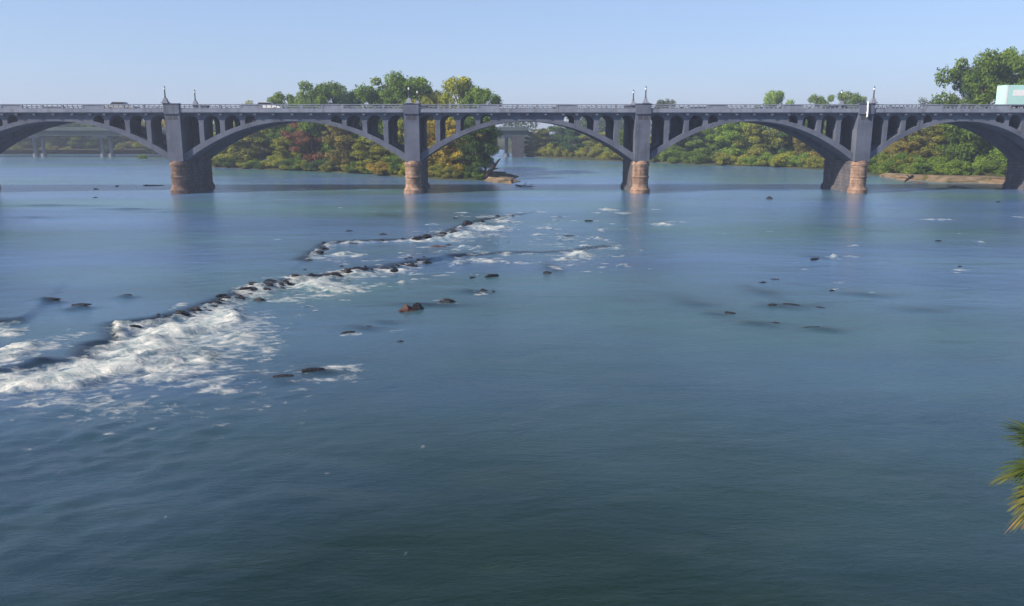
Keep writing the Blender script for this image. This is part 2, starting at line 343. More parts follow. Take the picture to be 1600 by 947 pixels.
quads = np.stack([idx[:-1, :-1], idx[:-1, 1:], idx[1:, 1:], idx[1:, :-1]], -1).reshape(-1, 4)
def mesh_np(name, verts, quads):
    me = bpy.data.meshes.new(name)
    me.vertices.add(len(verts)); me.vertices.foreach_set('co', verts.astype(np.float32).ravel())
    me.loops.add(quads.size); me.loops.foreach_set('vertex_index', quads.astype(np.int32).ravel())
    k = quads.shape[1]; n = len(quads)
    me.polygons.add(n); me.polygons.foreach_set('loop_start', np.arange(0, n * k, k, dtype=np.int32))
    me.update(calc_edges=True)
    return me
wm = mesh_np('river_water', verts, quads)
for nm, arr in (('foam', foam), ('chop', chop), ('shoal_shade', shoal_shade)):
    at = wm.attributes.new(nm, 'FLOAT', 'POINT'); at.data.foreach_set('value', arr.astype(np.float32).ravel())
wm.polygons.foreach_set('use_smooth', np.ones(len(wm.polygons), bool))
def water_mat():
    m, t, out = newmat('river_water'); L = t.links.new
    pos = N(t, 'ShaderNodeNewGeometry').outputs['Position']
    fo = N(t, 'ShaderNodeAttribute', attribute_name='foam').outputs['Fac']
    ch = N(t, 'ShaderNodeAttribute', attribute_name='chop').outputs['Fac']
    mp = N(t, 'ShaderNodeMapping'); mp.inputs['Rotation'].default_value = (0, 0, R(-28)); mp.inputs['Scale'].default_value = (0.55, 1.25, 1); L(pos, mp.inputs[0])
    v = mp.outputs[0]
    mp2 = N(t, 'ShaderNodeMapping'); mp2.inputs['Scale'].default_value = (0.35, 1.0, 1); L(pos, mp2.inputs[0])
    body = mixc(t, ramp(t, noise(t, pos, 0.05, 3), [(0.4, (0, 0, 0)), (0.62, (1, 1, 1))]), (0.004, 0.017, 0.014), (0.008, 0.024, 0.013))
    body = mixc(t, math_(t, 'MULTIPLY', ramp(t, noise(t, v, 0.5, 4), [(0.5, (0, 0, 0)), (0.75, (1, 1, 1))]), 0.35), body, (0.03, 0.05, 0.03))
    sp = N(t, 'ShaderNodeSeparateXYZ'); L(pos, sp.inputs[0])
    far_d = math_(t, 'ADD', sp.outputs[1], math_(t, 'MULTIPLY', noise(t, pos, 0.06, 3), 26))
    far_d = math_(t, 'ADD', far_d, math_(t, 'MULTIPLY', math_(t, 'ABSOLUTE', math_(t, 'SUBTRACT', sp.outputs[0], 1.0)), 0.7))
    sky_mix = ramp(t, math_(t, 'DIVIDE', far_d, 150.0), [(0.22, (0, 0, 0)), (0.36, (.46,) * 3), (0.60, (.76,) * 3), (1.0, (1, 1, 1))])   # sky reflection painted into the body colour, stronger with distance
    sky_mix = math_(t, 'MULTIPLY', sky_mix, ramp(t, noise(t, mp2.outputs[0], 0.09, 5, 0.6), [(0.3, (.7,) * 3), (0.65, (1.1,) * 3)]))
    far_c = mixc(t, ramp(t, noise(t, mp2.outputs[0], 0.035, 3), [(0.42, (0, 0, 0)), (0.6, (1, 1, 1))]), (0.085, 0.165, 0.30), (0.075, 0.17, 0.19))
    body = mixc(t, sky_mix, body, far_c)
    sh = N(t, 'ShaderNodeAttribute', attribute_name='shoal_shade').outputs['Fac']
    body = mixc(t, math_(t, 'MULTIPLY', sh, 0.92), body, (0.004, 0.010, 0.018))     # submerged ledges, plus bridge shade and dark wave faces painted into the colour
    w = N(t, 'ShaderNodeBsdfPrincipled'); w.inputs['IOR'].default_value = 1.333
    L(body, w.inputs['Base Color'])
    L(math_(t, 'MULTIPLY_ADD', noise(t, mp2.outputs[0], 0.08, 4), 0.18, 0.12), w.inputs['Roughness'])
    # ripples: small and medium
    far = N(t, 'ShaderNodeSeparateXYZ'); L(pos, far.inputs[0])
    b1 = N(t, 'ShaderNodeBump'); b1.inputs['Distance'].default_value = 0.08
    L(noise(t, v, 1.5, 3, 0.5, 0.6), b1.inputs['Height'])
    patch = ramp(t, noise(t, mp2.outputs[0], 0.06, 3), [(0.38, (0.06,) * 3), (0.66, (0.3,) * 3)])
    L(math_(t, 'MULTIPLY_ADD', ch, 0.55, patch), b1.inputs['Strength'])
    b2 = N(t, 'ShaderNodeBump'); b2.inputs['Distance'].default_value = 0.5; b2.inputs['Strength'].default_value = 0.2
    L(noise(t, v, 0.33, 3, 0.5, 0.6), b2.inputs['Height']); L(b1.outputs[0], b2.inputs['Normal'])
    b3 = N(t, 'ShaderNodeBump'); b3.inputs['Distance'].default_value = 0.03; L(noise(t, v, 5.5, 4, 0.6, 0.8), b3.inputs['Height']); L(b2.outputs[0], b3.inputs['Normal'])
    b3.inputs['Strength'].default_value = 0.6
    L(b3.outputs[0], w.inputs['Normal'])
    L(math_(t, 'MULTIPLY_ADD', sh, -0.35, 0.5), w.inputs['Specular IOR Level'])
    # foam
    mpf = N(t, 'ShaderNodeMapping'); mpf.inputs['Rotation'].default_value = (0, 0, R(-28)); mpf.inputs['Scale'].default_value = (0.8, 1.15, 1); L(pos, mpf.inputs[0])
    fn = noise(t, mpf.outputs[0], 1.7, 9, 0.64, 0.35)
    fn2 = noise(t, v, 0.45, 4, 0.5, 0.3)
    nn = math_(t, 'ADD', math_(t, 'MULTIPLY', fn, 0.72), math_(t, 'MULTIPLY', fn2, 0.28))
    th = math_(t, 'MULTIPLY_ADD', fo, -0.40, 0.715)      # threshold falls where foam is strong
    fac = math_(t, 'MULTIPLY', math_(t, 'SUBTRACT', nn, th), 4.2, clamp=True)
    fac = math_(t, 'MULTIPLY', fac, math_(t, 'MULTIPLY', fo, 4.0, clamp=True))
    fd = N(t, 'ShaderNodeBsdfPrincipled'); fd.inputs['Roughness'].default_value = 0.85
    L(mixc(t, ramp(t, fn, [(0.35, (0, 0, 0)), (0.7, (1, 1, 1))]), (0.26, 0.33, 0.32), (0.62, 0.61, 0.55)), fd.inputs['Base Color'])
    fb = N(t, 'ShaderNodeBump'); fb.inputs['Distance'].default_value = 0.25; fb.inputs['Strength'].default_value = 0.7; L(fn, fb.inputs['Height']); L(fb.outputs[0], fd.inputs['Normal'])
    mx = N(t, 'ShaderNodeMixShader'); L(fac, mx.inputs[0]); L(w.outputs[0], mx.inputs[1]); L(fd.outputs[0], mx.inputs[2])
    L(mx.outputs[0], out.inputs[0]); return m
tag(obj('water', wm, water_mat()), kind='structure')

# ------------------------------------------------------------ land
def land(name, shore, mat, top=1.4, inset=(0, 1.2, 4, 10), zs=(-0.3, 0.12, 0.5, 1.2), seed=1, flat_cap=True):
    """closed polygon (world xy); rings pulled inward"""
    rnd = random.Random(seed)
    P = []
    for i in range(len(shore)):
        a = Vector(shore[i]); b = Vector(shore[(i + 1) % len(shore)]); n = max(1, int((b - a).length / 4))
        for k in range(n): P.append(a.lerp(b, k / n))
    n = len(P)
    area = sum(P[i].x * P[(i + 1) % n].y - P[(i + 1) % n].x * P[i].y for i in range(n))
    if area < 0: P.reverse()
    bm = bmesh.new(); rows = []
    for ins, z in zip(inset, zs):
        row = []
        for i in range(n):
            tn = (P[(i + 1) % n] - P[i - 1]).normalized(); nr = Vector((-tn.y, tn.x))
            j = rnd.uniform(-0.7, 0.7) if ins else rnd.uniform(-0.9, 0.9)
            q = P[i] + nr * (ins + j * (1 if ins < 3 else 1.5)); row.append(bm.verts.new((q.x, q.y, z + (rnd.uniform(-.12, .2) if z > 0 else 0))))
        rows.append(row)
    for a, b in zip(rows, rows[1:]):
        for i in range(n):
            bm.faces.new((a[i], a[(i + 1) % n], b[(i + 1) % n], b[i]))
    bm.faces.new(rows[-1])
    return tag(obj(name, bm, mat, smooth=False), kind='structure')
G = lambda px, py: tuple(onground(px, py)[:2])
isl = [G(325,262), G(380,264), G(440,266), G(520,270), G(580,273), G(630,277), G(680,281), G(760,283), G(800,284), (4, 175), (-2, 195), (-20, 225), (-60, 245), (-88, 235), (-88, 220)]
land('island_ground', isl, M['soil'], seed=3)
spit = [G(752,282), G(775,285.5), G(800,287), G(812,283.5), G(806,280), G(775,277)]
land('gravel_bar', spit, M['sand'], inset=(0, .4, 1.0, 1.6), zs=(-.3, .15, .4, .55), seed=4)
rb = [G(822,245), G(900,250), G(1000,253), G(1100,258), G(1200,261), G(1290,266), G(1365,275), G(1420,280), G(1500,283), G(1600,285.5), (106, 150), (104, 120), (110, 60), (130, -100), (900, -100), (900, 900), (-20, 900), (-4, 420), (2, 330)]
land('river_bank', rb, M['soil'], inset=(0, 1.2, 4, 9), zs=(-.3, .12, .5, 1.3), seed=5)
beach = [G(1372,276), G(1405,281.5), G(1440,282.5), G(1480,285.5), G(1530,286), G(1580,288.5), G(1640,289), (110, 153), (100, 159), (88, 167), (81, 174)]
land('beach', beach, M['sand'], inset=(0, .6, 1.4, 2.2), zs=(-.3, .2, .65, .9), seed=6)
fb_ = [G(-200,240), G(16,240), G(260,241), G(500,241), G(760,242), (0, 420), (-10, 900), (-900, 900), (-900, 350)]
land('far_shore', fb_, M['soil'], inset=(0, 2, 5, 12), zs=(-.4, .3, .9, 1.6), seed=7)
nb = [(-40, -6), (-10, 0), (3, 5), (6.0, 10.0), (9, 12.5), (14, 13.0), (40, 13), (90, 8), (90, -80), (-90, -80), (-90, -5)]
land('near_bank', nb, M['soil'], inset=(0, .8, 2.0, 3.2), zs=(-.3, .1, .35, .6), seed=8)

# ------------------------------------------------------------ arch bridge
D0 = 130.0
def zat(py, Y=D0, px=800): return onplane(px, py, Y).z
ZR, ZRo1, ZRo0, ZF0 = zat(163), zat(164.7), zat(169.8), zat(177)
ZC_in, ZS_in = zat(189.5), zat(252)
ZC_ex, ZS_ex = zat(183), zat(240)
ZB = zat(252)
RIBS = [(130.0, 134.2), (137.3, 141.5)]
PX = [-450, -100, 272, 643.5, 1004, 1350, 1664, 2010]
PXW = [onplane(p, 215, 129.4).x for p in PX]
bridge = empty('arch_bridge', (PXW[3], 135.7, 0))
tag(bridge, 'long grey concrete open spandrel arch bridge crossing the wide river on stone piers', 'bridge')
def bpart(name, bm, mat, parent=None, smooth=False):
    o = obj(name, bm, mat, smooth=smooth); p = parent or bridge
    o.parent = p
    if p is bridge: o.matrix_parent_inverse = Matrix.Translation(-bridge.location)
    return o
XL, XR = PXW[0] - 10, PXW[-1] + 160
HW = 1.15   # half width of pilaster
bm = bmesh.new()
box(bm, XL, XR, 129.3, 142.2, ZF0 + 0.12, ZRo0 - 0.45)
for ya, yb in ((129.3, 130.4), (141.1, 142.2)): box(bm, XL, XR, ya, yb, ZRo0 - 0.452, ZRo0 - 0.06)
box(bm, XL, XR, 129.5, 142.0, ZF0 - 0.0, ZF0 + 0.121)
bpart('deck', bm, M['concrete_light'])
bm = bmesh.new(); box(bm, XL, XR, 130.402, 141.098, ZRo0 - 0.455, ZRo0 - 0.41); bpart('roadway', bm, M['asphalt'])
bm = bmesh.new()
for side in (130.55, 140.75): box(bm, XL, XR, side, side + .2, ZRo0 - 0.05, ZRo0 + 0.1)
bpart('kerb', bm, M['concrete'])
def arc_half(edge, mid, zt, r, n=8):
    """points from the support edge at zt-r up to the crown at mid"""
    out = []
    for k in range(n + 1):
        a = math.pi / 2 * k / n
        out.append((edge + (mid - edge) * (1 - math.cos(a)), zt - r + r * math.sin(a)))
    return out
ZT = ZF0 - 0.28
post_protos = {}
for s in range(len(PXW) - 1):
    xa, xb = PXW[s], PXW[s + 1]; xm = (xa + xb) / 2; half = (xb - xa) / 2; k_ = half / 18.0
    inner = 1 <= s <= 5
    def ex(x): u = (x - xm) / (half - HW); return ZC_ex - (ZC_ex - ZS_ex) * u * u
    def inn(x): u = (x - xm) / (half - HW); return ZC_in - (ZC_in - ZS_in) * abs(u) ** 2.05
    xs = [xm - (half - HW + .3) + 2 * (half - HW + .3) * i / 48 for i in range(49)]
    wall_h = half - 12.3 * k_
    cols = [xa + 4.0 * k_, xa + 7.2 * k_, xa + 10.3 * k_, xb - 10.3 * k_, xb - 7.2 * k_, xb - 4.0 * k_]
    cw = 0.36
    for (y0, y1) in RIBS:
        bm = bmesh.new(); prism(bm, [(x, ex(x)) for x in xs] + [(x, inn(x)) for x in reversed(xs)], y0, y1)
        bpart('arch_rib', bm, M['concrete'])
        # closed middle with half arches at its ends
        w0, w1 = xm - wall_h, xm + wall_h
        c0, c1 = cols[2] + cw, cols[3] - cw
        m0, m1 = (c0 + w0) / 2, (c1 + w1) / 2
        r = min((w0 - c0) / 2, 1.3)
        pts = [(m0, ZF0), (m1, ZF0)] + [(x, z) for x, z in reversed(arc_half(w1, m1, ZT, r))] + [(x, ex(x) - .12) for x in np.linspace(w1, w0, 16)] + [(x, z) for x, z in arc_half(w0, m0, ZT, r)]
        # low arch limited by the rib
        pts2 = []
        for x, z in pts:
            if pts2 and abs(pts2[-1][0] - x) < 1e-4 and abs(pts2[-1][1] - z) < 1e-4: continue
            pts2.append((x, z))
        bm = bmesh.new(); prism(bm, pts2, y0 + .05, y1 - .05); bpart('spandrel_wall', bm, M['concrete'])
        # columns
        for i, c in enumerate(cols):
            lc = [xa + HW] if i == 0 else [cols[i - 1] + cw]
            lft = (xa + HW) if i == 0 else (w1 if i == 3 else cols[i - 1] + cw)
            rgt = (xb - HW) if i == 5 else (w0 if i == 2 else cols[i + 1] - cw)
            ml, mr = (lft + c - cw) / 2, (rgt + c + cw) / 2
            rl, rr = abs(c - cw - ml), abs(mr - c - cw)
            pts = [(ml, ZF0), (mr, ZF0)] + [(x, z) for x, z in reversed(arc_half(c + cw, mr, ZT, rr))] + [(c + cw, min(ex(c + cw) - .1, ZT - rr - .02)), (c - cw, min(ex(c - cw) - .1, ZT - rl - .02))] + arc_half(c - cw, ml, ZT, rl)
            bm = bmesh.new(); prism(bm, pts, y0 + .08, y1 - .08); bpart('spandrel_column', bm, M['concrete'])
    # slab underside cross beams
    if inner:
        for c in cols + [xm, xm - wall_h * .5, xm + wall_h * .5]:
            bm = bmesh.new(); box(bm, c - .25, c + .25, 134.1, 137.4, ZF0 - .7, ZF0 + .01); bpart('cross_beam', bm, M['concrete'])
    # brackets below the parapet
    bx = cols + [xm, xm - wall_h * .98, xm - wall_h * .5, xm + wall_h * .5, xm + wall_h * .98]
    if inner:
        for c in bx:
            bm = bmesh.new(); prism(bm, [(c - .22, ZF0 - .002), (c + .22, ZF0 - .002), (c + .2, ZF0 - .3), (c - .2, ZF0 - .3)], 129.45, 130.12); bpart('bracket', bm, M['concrete'])
    # parapets
    nb_ = 11; step = (xb - xa - 2 * HW) / nb_
    for sd_, (y0, y1) in enumerate(((129.42, 129.67), (141.83, 142.08))):
        bm = bmesh.new()
        box(bm, xa + HW - .2, xb - HW + .2, y0 - .04, y1 + .04, ZRo1, ZR, .03)
        box(bm, xa + HW - .2, xb - HW + .2, y0 - .02, y1 + .02, ZRo0 - .075, ZRo0 + .0)
        for j in range(nb_):                # solid panels where the spandrel closes
            if j in (3, 7): box(bm, xa + HW + step * j + .15, xa + HW + step * (j + 1) - .15, y0 + .03, y1 - .03, ZRo0 - .01, ZRo1 + .01)
        # balusters
        for j in range(nb_):
            if j in (3, 7): continue
            for q in range(1, 4):
                xq = xa + HW + step * (j + q / 4); box(bm, xq - .04, xq + .04, (y0 + y1) / 2 - .05, (y0 + y1) / 2 + .05, ZRo0 - .01, ZRo1 + .01)
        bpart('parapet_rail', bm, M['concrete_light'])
        if inner:
            for j in range(1, nb_):
                xq = xa + HW + step * j
                bm = bmesh.new(); box(bm, xq - .17, xq + .17, y0 - .02, y1 + .02, ZRo0 - .01, ZRo1 + .01); bpart('parapet_post', bm, M['concrete_light'])
# piers
for s, x in enumerate(PXW):
    bm = bmesh.new()
    zt = ZR + 0.12
    for y0, y1 in ((129.35, 134.25), (137.25, 142.15)):     # two legs, one under each rib
        box(bm, x - HW, x + HW, y0, y1, ZB, ZF0 - .003)
    for y0, y1 in ((129.15, 129.9), (141.6, 142.35)):       # parapet pedestals
        box(bm, x - HW - .05, x + HW + .05, y0, y1, ZF0 - .15, zt - .14, .04)
        box(bm, x - HW - .12, x + HW + .12, y0 - .07, y1 + .07, zt - .135, zt, .04)
    for sg in (-1, 1):                                       # half arch against the pier
        c = (PXW[s + 1] - x if sg > 0 and s < 7 else x - PXW[s - 1] if sg < 0 and s > 0 else 36) / 36
        e = x + sg * HW; mid = x + sg * (HW + (4.0 * c - .36)) / 2; r = abs(mid - e)
        for y0, y1 in RIBS:
            prism(bm, [(e - sg * .05, ZF0)] + [(mid, ZF0)] + list(reversed(arc_half(e, mid, ZT, r))) + [(e - sg * .05, ZT - r)], y0 + .08, y1 - .08)
    pier = bpart('pier', bm, M['concrete'])
    bm = bmesh.new()
    for k in (-1, 1):
        box(bm, x + k * .42 - .33, x + k * .42 + .33, 129.33, 129.36, ZF0 - .95, ZF0 - .35)
    po = obj('recess_panel', bm, M['shade_dark'], pier)  # flat dark slabs; the recess shade is in their colour
    bm = bmesh.new(); box(bm, x - 1.22, x + 1.22, 130.3, 141.2, -2, ZB + .02); box(bm, x - 1.45, x + 1.45, 130.3, 141.2, -2, 0.75, .08)
    box(bm, x - 1.3, x + 1.3, 130.25, 141.25, ZB - .45, ZB - .15)
    obj('pier_body', bm, M['stone_dark'], pier)
    prof = [(1.5, -2), (1.55, .55), (1.38, .8), (1.24, 1.1), (1.24, 2.35), (1.33, 2.42), (1.33, 2.6), (1.24, 2.68), (1.24, ZB - .75), (1.36, ZB - .62), (1.36, ZB - .4), (1.28, ZB - .3), (1.22, ZB - .1), (1.0, ZB + .12)]
    bm = bmesh.new(); lathe(bm, prof, x, 130.35, math.pi, 2 * math.pi, 18); obj('cutwater', bm, M['stone_shaded'] if s == 2 else M['stone'], pier)
    bm = bmesh.new(); lathe(bm, prof, x, 141.15, 0, math.pi, 18); obj('cutwater', bm, M['stone'], pier)

# lamps on the pedestals
def make_lamp():
    r = empty('street_lamp')
    bm = bmesh.new(); lathe(bm, [(.75, 0), (.75, .12), (.55, .2), (.28, .75), (.22, .8)], 0, 0, n=4, a0=math.pi / 4, a1=math.pi / 4 + 2 * math.pi); obj('base', bm, M['concrete_light'], r)
    bm = bmesh.new(); lathe(bm, [(.16, .78), (.13, .95), (.10, 1.1), (.09, 1.9), (.12, 1.92), (.12, 1.98)], 0, 0, n=10); obj('post', bm, M['lamp_metal'], r)
    bm = bmesh.new(); lathe(bm, [(.09, 1.98), (.15, 2.2), (.13, 2.32)], 0, 0, n=8); obj('lantern', bm, M['white'], r)
    bm = bmesh.new(); lathe(bm, [(.17, 2.32), (.06, 2.45), (.015, 2.62)], 0, 0, n=8); obj('cap', bm, M['lamp_metal'], r)
    return r
lamp0 = make_lamp(); zl = ZR + .12; first = True
for pi_, nm in ((2, 'the leftmost visible pier'), (3, 'the pier in front of the tree island'), (4, 'the third pier, right of the middle'), (5, 'the fourth pier, near the right')):
    for side, y in (('near', 129.53), ('far', 141.97)):
        x = PXW[pi_] + {2: -.9, 3: -.3, 4: .3, 5: 1.0}[pi_]
        o = lamp0 if first else copy_tree(lamp0); first = False
        o.location = (x, y, zl)
        sz = {2: 'tall dark pointed lamp', 3: 'slim pale-tipped lamp', 4: 'dark spiked lamp', 5: 'thin dark lamp'}[pi_]
        tag(o, f'{sz} on the {side} parapet above {nm}', 'street lamp', 'lamp posts on the bridge parapets')
# pale pipe beside lamp over fourth pier
bm = bmesh.new(); xp = onplane(1356, 170, 129).x
tube(bm, [(xp, 129.02, zat(183)), (xp + .02, 129.0, zat(175)), (xp, 129.02, zat(158.5))], [.12, .13, .10], 10)
box(bm, xp - .16, xp + .16, 128.98, 129.16, zat(176) - .05, zat(176) + .05); box(bm, xp - .16, xp + .16, 128.98, 129.16, zat(166) - .05, zat(166) + .05)
tag(obj('pipe', bm, M['white']), 'white upright pipe fixed to the parapet over the fourth pier', 'pipe')

# far girder bridge
fbx = empty('girder_bridge', (-40, 298, 0))
tag(fbx, 'low modern road bridge with flat green-grey girder far behind the arches', 'bridge')
def fpart(n, bm, m): 
    o = obj(n, bm, m); o.parent = fbx; o.matrix_parent_inverse = Matrix.Translation(-fbx.location); return o
gz0, gz1 = zat(211.5, 298), zat(204, 298)
bm = bmesh.new(); box(bm, -420, 8, 293, 303, gz0, gz1); fpart('girder', bm, M['girder'])
bm = bmesh.new(); box(bm, -420, 8, 292, 304, gz1 + .01, gz1 + .45); fpart('deck', bm, M['girder'])
bm = bmesh.new(); box(bm, -420, 8, 292.1, 292.4, gz1 + .46, gz1 + 1.2); box(bm, -420, 8, 303.6, 303.9, gz1 + .46, gz1 + 1.2); fpart('parapet', bm, M['girder'])
x0 = onplane(55, 230, 298).x
for k in range(-6, 8):
    for dx in (0, 2.9):
        x = x0 + k * 23.6 + dx
        bm = bmesh.new(); lathe(bm, [(1.0, -1), (1.0, 1.2), (.62, 1.25), (.6, gz0 - .7)], x, 298, n=16)
        fpart('column', bm, M['far_concrete'])
    bm = bmesh.new(); box(bm, x0 + k * 23.6 - 1.2, x + 1.2, 293.5, 302.5, gz0 - .75, gz0 - .01); fpart('pier_cap', bm, M['far_concrete'])
bm = bmesh.new(); xw = onplane(809, 230, 298).x; box(bm, xw - 2, xw + 2, 293, 303, -1, gz0 - .01); fpart('wall_pier', bm, M['shade_dark'])  # this pier's shadow is put into its dark material

# ------------------------------------------------------------ trees
def leaf_quads(pts, nrm, size, rs, jitter=0.8):
    n = len(pts)
    nr = nrm + rs.normal(0, jitter, (n, 3)); nr /= np.linalg.norm(nr, axis=1)[:, None] + 1e-9
    a = np.cross(nr, rs.normal(0, 1, (n, 3))); a /= np.linalg.norm(a, axis=1)[:, None] + 1e-9
    b = np.cross(nr, a)
    s = size * rs.uniform(0.6, 1.4, (n, 1)); s2 = s * rs.uniform(.5, .9, (n, 1))
    v = np.stack([pts - a * s, pts - b * s2, pts + a * s, pts + b * s2], 1).reshape(-1, 3)
    q = np.arange(4 * n).reshape(n, 4)
    return v, q
def crown_mesh(name, seed, kind='broad'):
    rs = np.random.RandomState(seed); P = []; Nn = []
    if kind == 'broad':   nb_, n, leaf = 78, 330, .0112
    elif kind == 'sparse': nb_, n, leaf = 46, 110, .0125
    elif kind == 'tall':  nb_, n, leaf = 72, 290, .0105
    else: nb_, n, leaf = 34, 330, .019      # bush
    cl = []
    for _ in range(nb_):
        if kind == 'bush':
            a = rs.uniform(0, 2 * np.pi); r = rs.uniform(0, .48) ; z = rs.uniform(.12, .78) * (1 - r * .8); br = rs.uniform(.10, .2)
        elif kind == 'tall':
            z = rs.uniform(.12, .93); env = .24 * (1 - ((z - .5) / .55) ** 2) ** .5 * rs.uniform(.4, 1.15); a = rs.uniform(0, 2 * np.pi); r = env; br = rs.uniform(.05, .09)
        else:
            z = rs.uniform(.14, .94); env = .38 * max(.03, 1 - (abs(z - .58) / .46) ** 3) ** .5 * rs.uniform(.15, 1.12); a = rs.uniform(0, 2 * np.pi); r = env; br = rs.uniform(.055, .11)
        c = np.array([r * np.cos(a), r * np.sin(a), z]); cl.append((c, br))
        nn = int(n * (br / .08) ** 2) if kind != 'bush' else int(n * (br / .15) ** 2)
        d = rs.normal(0, 1, (nn, 3)); d /= np.linalg.norm(d, axis=1)[:, None]
        rad = br * rs.uniform(.55, 1.12, (nn, 1)) * (1 + .25 * np.sin(d[:, :1] * 7 + a) * np.cos(d[:, 1:2] * 6))
        p = c + d * rad * np.array([1, 1, .72])
        P.append(p); Nn.append(d + np.array([0, 0, .35]))
    P = np.concatenate(P); Nn = np.concatenate(Nn)
    k = P[:, 2] > .02; P, Nn = P[k], Nn[k]
    if kind != 'bush': P[:, 2] *= 1 / P[:, 2].max()
    v, q = leaf_quads(P, Nn, leaf, rs)
    me = mesh_np(name, v, q); me.materials.append(M['foliage'])
    return me, cl
def trunk_mesh(cl, seed, kind):
    rd = random.Random(seed); bm = bmesh.new()
    if kind == 'bush':
        for c, br in cl[:9]: tube(bm, [(rd.uniform(-.03, .03), rd.uniform(-.03, .03), 0), tuple(Vector(c) * .55 + Vector((0, 0, .05))), tuple(c)], [.014, .010, .004], 5)
    else:
        pts = [(0, 0, -.02)]; 
        for k in range(1, 8): pts.append((rd.uniform(-.012, .012), rd.uniform(-.012, .012), k * .115))
        tube(bm, pts, [.022, .017, .015, .013, .011, .009, .007, .004], 8)
        for c, br in cl[:22]:
            z = max(.12, c[2] - rd.uniform(.12, .25)); 
            tube(bm, [(0, 0, z), tuple((Vector((0, 0, z)) + Vector(c)) / 2 + Vector((0, 0, .02))), tuple(c)], [.007, .005, .002], 5)
    me = bpy.data.meshes.new('trunk'); bm.to_mesh(me); bm.free(); me.materials.append(M['bark']); return me
VAR = {}
for kind, seeds in (('broad', (1, 2, 3, 4, 5)), ('sparse', (11, 12, 13)), ('tall', (21, 22, 23)), ('bush', (31, 32, 33, 34))):
    VAR[kind] = []
    for sdv in seeds:
        me, cl = crown_mesh('crown', sdv, kind); VAR[kind].append((me, trunk_mesh(cl, sdv, kind)))
COLR = {'green': (.12, .19, .035), 'dark green': (.065, .115, .035), 'yellow green': (.25, .27, .045), 'yellow': (.34, .27, .05), 'red-brown': (.19, .095, .06),
        'olive': (.20, .215, .045), 'brown': (.21, .185, .055), 'blue-green': (.055, .11, .05), 'bright green': (.17, .26, .045), 'grey-green': (.12, .15, .11)}
trd = random.Random(77)
def tree(kind, v, x, y, z, h, wd, col, name, label, cat='tree', group=None):
    cm, tm = VAR[kind][v % len(VAR[kind])]
    r = empty(name, (x, y, z), trd.uniform(0, 6.28)); tag(r, label, cat, group)
    base = {'broad': .86, 'sparse': .86, 'tall': .56, 'bush': 1.15}[kind]
    sxy = wd / base; r.scale = (sxy, sxy, h)
    c = obj('foliage' if kind == 'bush' else 'crown', cm, parent=r); j = trd.uniform(.95, 1.3); c.color = (*(a * j for a in COLR[col]), 1)
    obj('stem' if kind == 'bush' else 'trunk', tm, parent=r)
    return r
def ptree(kind, v, px, pybase, pytop, wpx, col, label, depth=None, name=None):
    g = onground(px, pybase)
    if depth: g = onplane(px, pybase, depth); g.z = 0.9
    top = onplane(px, pytop, g.y); z0 = 0.5
    tree(kind, v, top.x, g.y, z0, top.z - z0, wpx * 1.28 * g.y / F, col, name or {'broad': 'broadleaf_tree', 'sparse': 'thin_tree', 'tall': 'tall_tree', 'bush': 'bush'}[kind], label, 'bush' if kind == 'bush' else 'tree',
         'bushes along the river shores' if kind == 'bush' else 'trees on the island and banks')
# island: tall ones whose heads show above the deck
for a in [
 ('broad', 0, 452, 0, 143, 58, 'green', 'small rounded green treetop rising above the deck, leftmost of the island treetops', 214),
 ('sparse', 0, 392, 0, 156, 40, 'olive', 'thin olive tree whose tip just shows over the bridge rail', 220),
 ('broad', 1, 506, 0, 124, 66, 'green', 'tall bushy green tree rising above the deck over the red-brown tree', 205),
 ('broad', 2, 556, 0, 139, 60, 'blue-green', 'low dark blue-green tree crown above the deck between two taller crowns', 208),
 ('broad', 3, 621, 0, 113, 92, 'green', 'tallest wide green tree of the island rising right above its pier', 196),
 ('broad', 4, 688, 0, 139, 50, 'olive', 'low olive tree crown over the deck just right of the island pier', 194),
 ('tall', 0, 716, 0, 119, 46, 'yellow green', 'tall narrow yellow-green tree with a pointed loose top', 186),
 ('tall', 1, 757, 0, 133, 40, 'green', 'narrow green tree at the right end of the island treetops', 180),
 ('tall', 2, 740, 0, 136, 34, 'green', 'slim green tree between the pointed yellow-green one and the island end', 184),
 ('broad', 0, 645, 0, 150, 60, 'yellow green', 'yellow-green tree directly behind the island pier', 186),
 ('broad', 2, 590, 0, 136, 60, 'green', 'green tree low behind the wide tallest tree', 200),
 ('broad', 1, 532, 0, 138, 56, 'dark green', 'dark green tree filling the gap right of the tall bushy one', 210),
 ('broad', 4, 484, 0, 132, 44, 'bright green', 'lighter green tree against the left side of the tall bushy one', 209),
 ('broad', 0, 646, 0, 128, 56, 'dark green', 'dark green shoulder of the wide tallest tree, straight above the pier', 202),
 ('sparse', 1, 430, 0, 149, 34, 'grey-green', 'thin grey-green treetop at the left foot of the island treetops', 222),
 ('broad', 3, 668, 0, 142, 40, 'yellow green', 'small yellow-green top between the pier and the low olive crown', 198),
 ]: ptree(*a[:8], depth=a[8])
